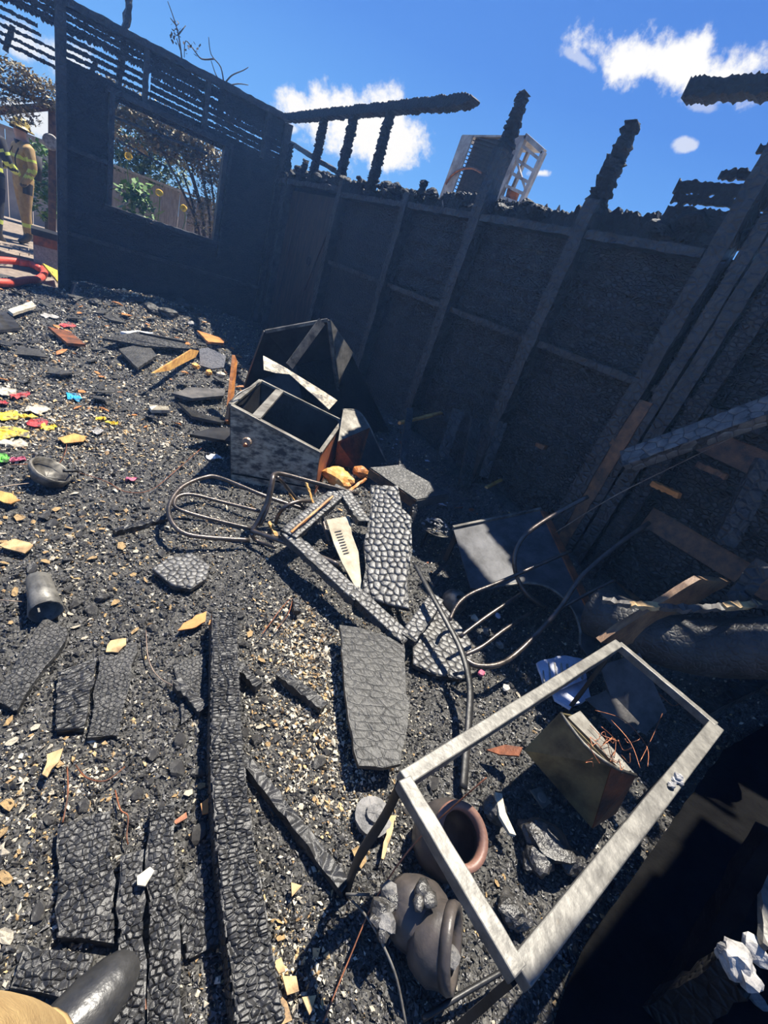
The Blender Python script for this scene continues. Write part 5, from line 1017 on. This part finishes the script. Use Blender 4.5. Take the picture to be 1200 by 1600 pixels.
LAND = [('the bright beaker wire', G(10, 938)), ('the flat offcut', G(300, 1070)), ('the boot toe', G(200, 1505)), ('the tin beaker', G(68, 930)), ('the dented pan', G(70, 748)), ('the head of the long beam', G(348, 968)), ('the middle of the long beam', G(355, 1230)), ('the bottom of the long beam', G(395, 1560)), ('the empty pot mouth', G(720, 1310)), ('the broken pot', G(634, 1420)), ('the bent frame leg', G(545, 1395)), ('the flat charred panel', G(585, 1090)), ('the rounded charred fragment', G(285, 893)), ('the looped chair frame', G(330, 800)), ('the square timber frame', G(560, 930)), ('the chair prongs', G(760, 1000)), ('the rippled board', G(115, 1090)), ('the slanting left board', G(50, 1040)), ('the wide charred board', G(135, 1370)), ('the shadow-band batten', G(460, 1290)), ('the grey stone disc', G(582, 1278)), ('the tan left flake', G(80, 1192)),
    ('the curled orange flake', G(300, 970)), ('the torn cream sheet', G(540, 860)), ('the metal cabinet', G(430, 760)), ('the tipped pine board', G(275, 565)), ('the orange upright board', G(352, 655)), ('the grey foam slab', G(335, 565)), ('the blue plastic scrap', G(116, 621)), ('the big yellow sheet', G(12, 682)), ('the rust-coloured sheet', G(105, 525)), ('the doorway post', np.array([.36, 7.8, 0])), ('the window wall', np.array([1.5, 7.7, 0])), ('the white corner lump', G(378, 481)), ('the scorched metal box', G(900, 1230)), ('the big steel hood', np.array([2.2, 4.1, 0])), ('the pale buried panel', G(30, 480)), ('the black flat sheet', G(330, 678))]
ORD = ['nearest', 'second nearest', 'third nearest', 'fourth nearest', 'fifth nearest', 'sixth nearest', 'seventh nearest', 'eighth nearest', 'ninth nearest', 'tenth nearest', 'eleventh nearest', 'twelfth nearest', 'thirteenth nearest', 'fourteenth nearest', 'fifteenth nearest', 'sixteenth nearest', 'seventeenth nearest', 'eighteenth nearest', 'nineteenth nearest', 'twentieth nearest', 'twenty-first nearest', 'twenty-second nearest', 'twenty-third nearest', 'twenty-fourth nearest', 'twenty-fifth nearest', 'twenty-sixth nearest', 'twenty-seventh nearest', 'twenty-eighth nearest', 'twenty-ninth nearest', 'thirtieth nearest', 'thirty-first nearest', 'thirty-second nearest', 'thirty-third nearest', 'thirty-fourth nearest']
def free(x, y, s):
    for lo, hi in boxes:
        if lo[0]-s < x < hi[0]+s and lo[1]-s < y < hi[1]+s: return False
    for a, b, c_ in taken:
        if (a-x)**2+(b-y)**2 < (c_+s)**2: return False
    return True
def strew(name, label, cat, group, meshes, n, xr, yr, smin, smax, zk, rate=0.0):
    k = 0; tries = 0; made = {}
    while k < n and tries < n*40:
        tries += 1; x = random.uniform(*xr); y = random.uniform(*yr); s = (smin+(smax-smin)*random.random()**2.2)*(1+rate*math.hypot(x, y))
        if x < -.13+.0*y and y < 1.0 or not free(x, y, s): continue
        o = bpy.data.objects.new(name, random.choice(meshes)); C.objects.link(o); o.location = (x, y, hgt(x, y)+s*zk); o.scale = (s, s, s); o.rotation_euler = (random.uniform(-.3, .3), random.uniform(-.3, .3), random.uniform(0, 6.3)); taken.append((x, y, s)); k += 1
        d = [(q[0]-x)**2+(q[1]-y)**2 for _, q in LAND]; i_ = d.index(min(d)); made.setdefault(i_, []).append((d[i_], k, o))
    for i_, q in made.items():
        for r_, (_, _, o) in enumerate(sorted(q, key=lambda t: t[:2])): tag(o, f'{label}, {ORD[min(r_, 33)]} to {LAND[i_][0]}', cat, group)
strew('charcoal_lump', 'loose black charcoal lump', 'charcoal', 'loose charcoal lumps', lumps, 140, (-.05, 1.9), (.15, 3.2), .014, .030, .35, .1)
strew('tan_flake', 'small loose tan bark flake', 'flake', 'loose tan flakes', flakes, 115, (-.15, 1.7), (.1, 3.0), .007, .026, .5, .15)
strew('cream_flake', 'small loose cream plaster flake', 'flake', 'loose cream flakes', creams, 130, (-.15, 1.8), (.1, 3.4), .006, .022, .5, .15)
strew('char_scrap', 'flat loose charred scrap', 'scrap', 'loose charred scraps', scraps, 140, (-.4, 2.0), (3.0, 7.6), .03, .13, .3)
strew('wood_scrap', 'loose orange-brown wood scrap', 'scrap', 'loose orange-brown scraps', browns, 75, (-.4, 2.2), (3.2, 7.7), .018, .07, .5)

shards = [proto(flake_shape(), 'shard', m_) for m_ in ('dull_steel', 'blue_steel', 'white_ash', 'char_panel', 'rust', 'paper_blue')]
for k_, (nm, lab, me_) in enumerate((('steel_shard', 'loose sooty steel shard', [shards[0], shards[1]]), ('ash_shard', 'loose pale ash shard', [shards[2], shards[5]]), ('rust_shard', 'loose rusty shard', [shards[4]]))):
    strew(nm, lab, 'shard', lab.replace('loose', 'loose heap')+'s', me_, (34, 26, 16)[k_], (1.75, 2.85), (.35, 3.4), .012, .05, .6)

# ------------------------------------------------------------------ blue scatter volume standing in for lens glare
def glare():
    m = bpy.data.materials.new('glare_veil'); m.use_nodes = True; nt = m.node_tree; nt.nodes.remove(nt.nodes['Principled BSDF'])
    v = nt.nodes.new('ShaderNodeVolumeScatter'); v.inputs['Color'].default_value = (.22, .47, 1.0, 1); v.inputs['Density'].default_value = .009; v.inputs['Anisotropy'].default_value = .45
    nt.links.new(v.outputs[0], nt.nodes['Material Output'].inputs['Volume']); M['glare'] = m
    o = obj('glare_haze', MB().box((.7, 3.2, 1.75), 4.4, 9.3, 3.4), 'glare'); tag(o, 'thin bluish haze volume added in the room to imitate lens glare', 'glare', kind='stuff')
glare()
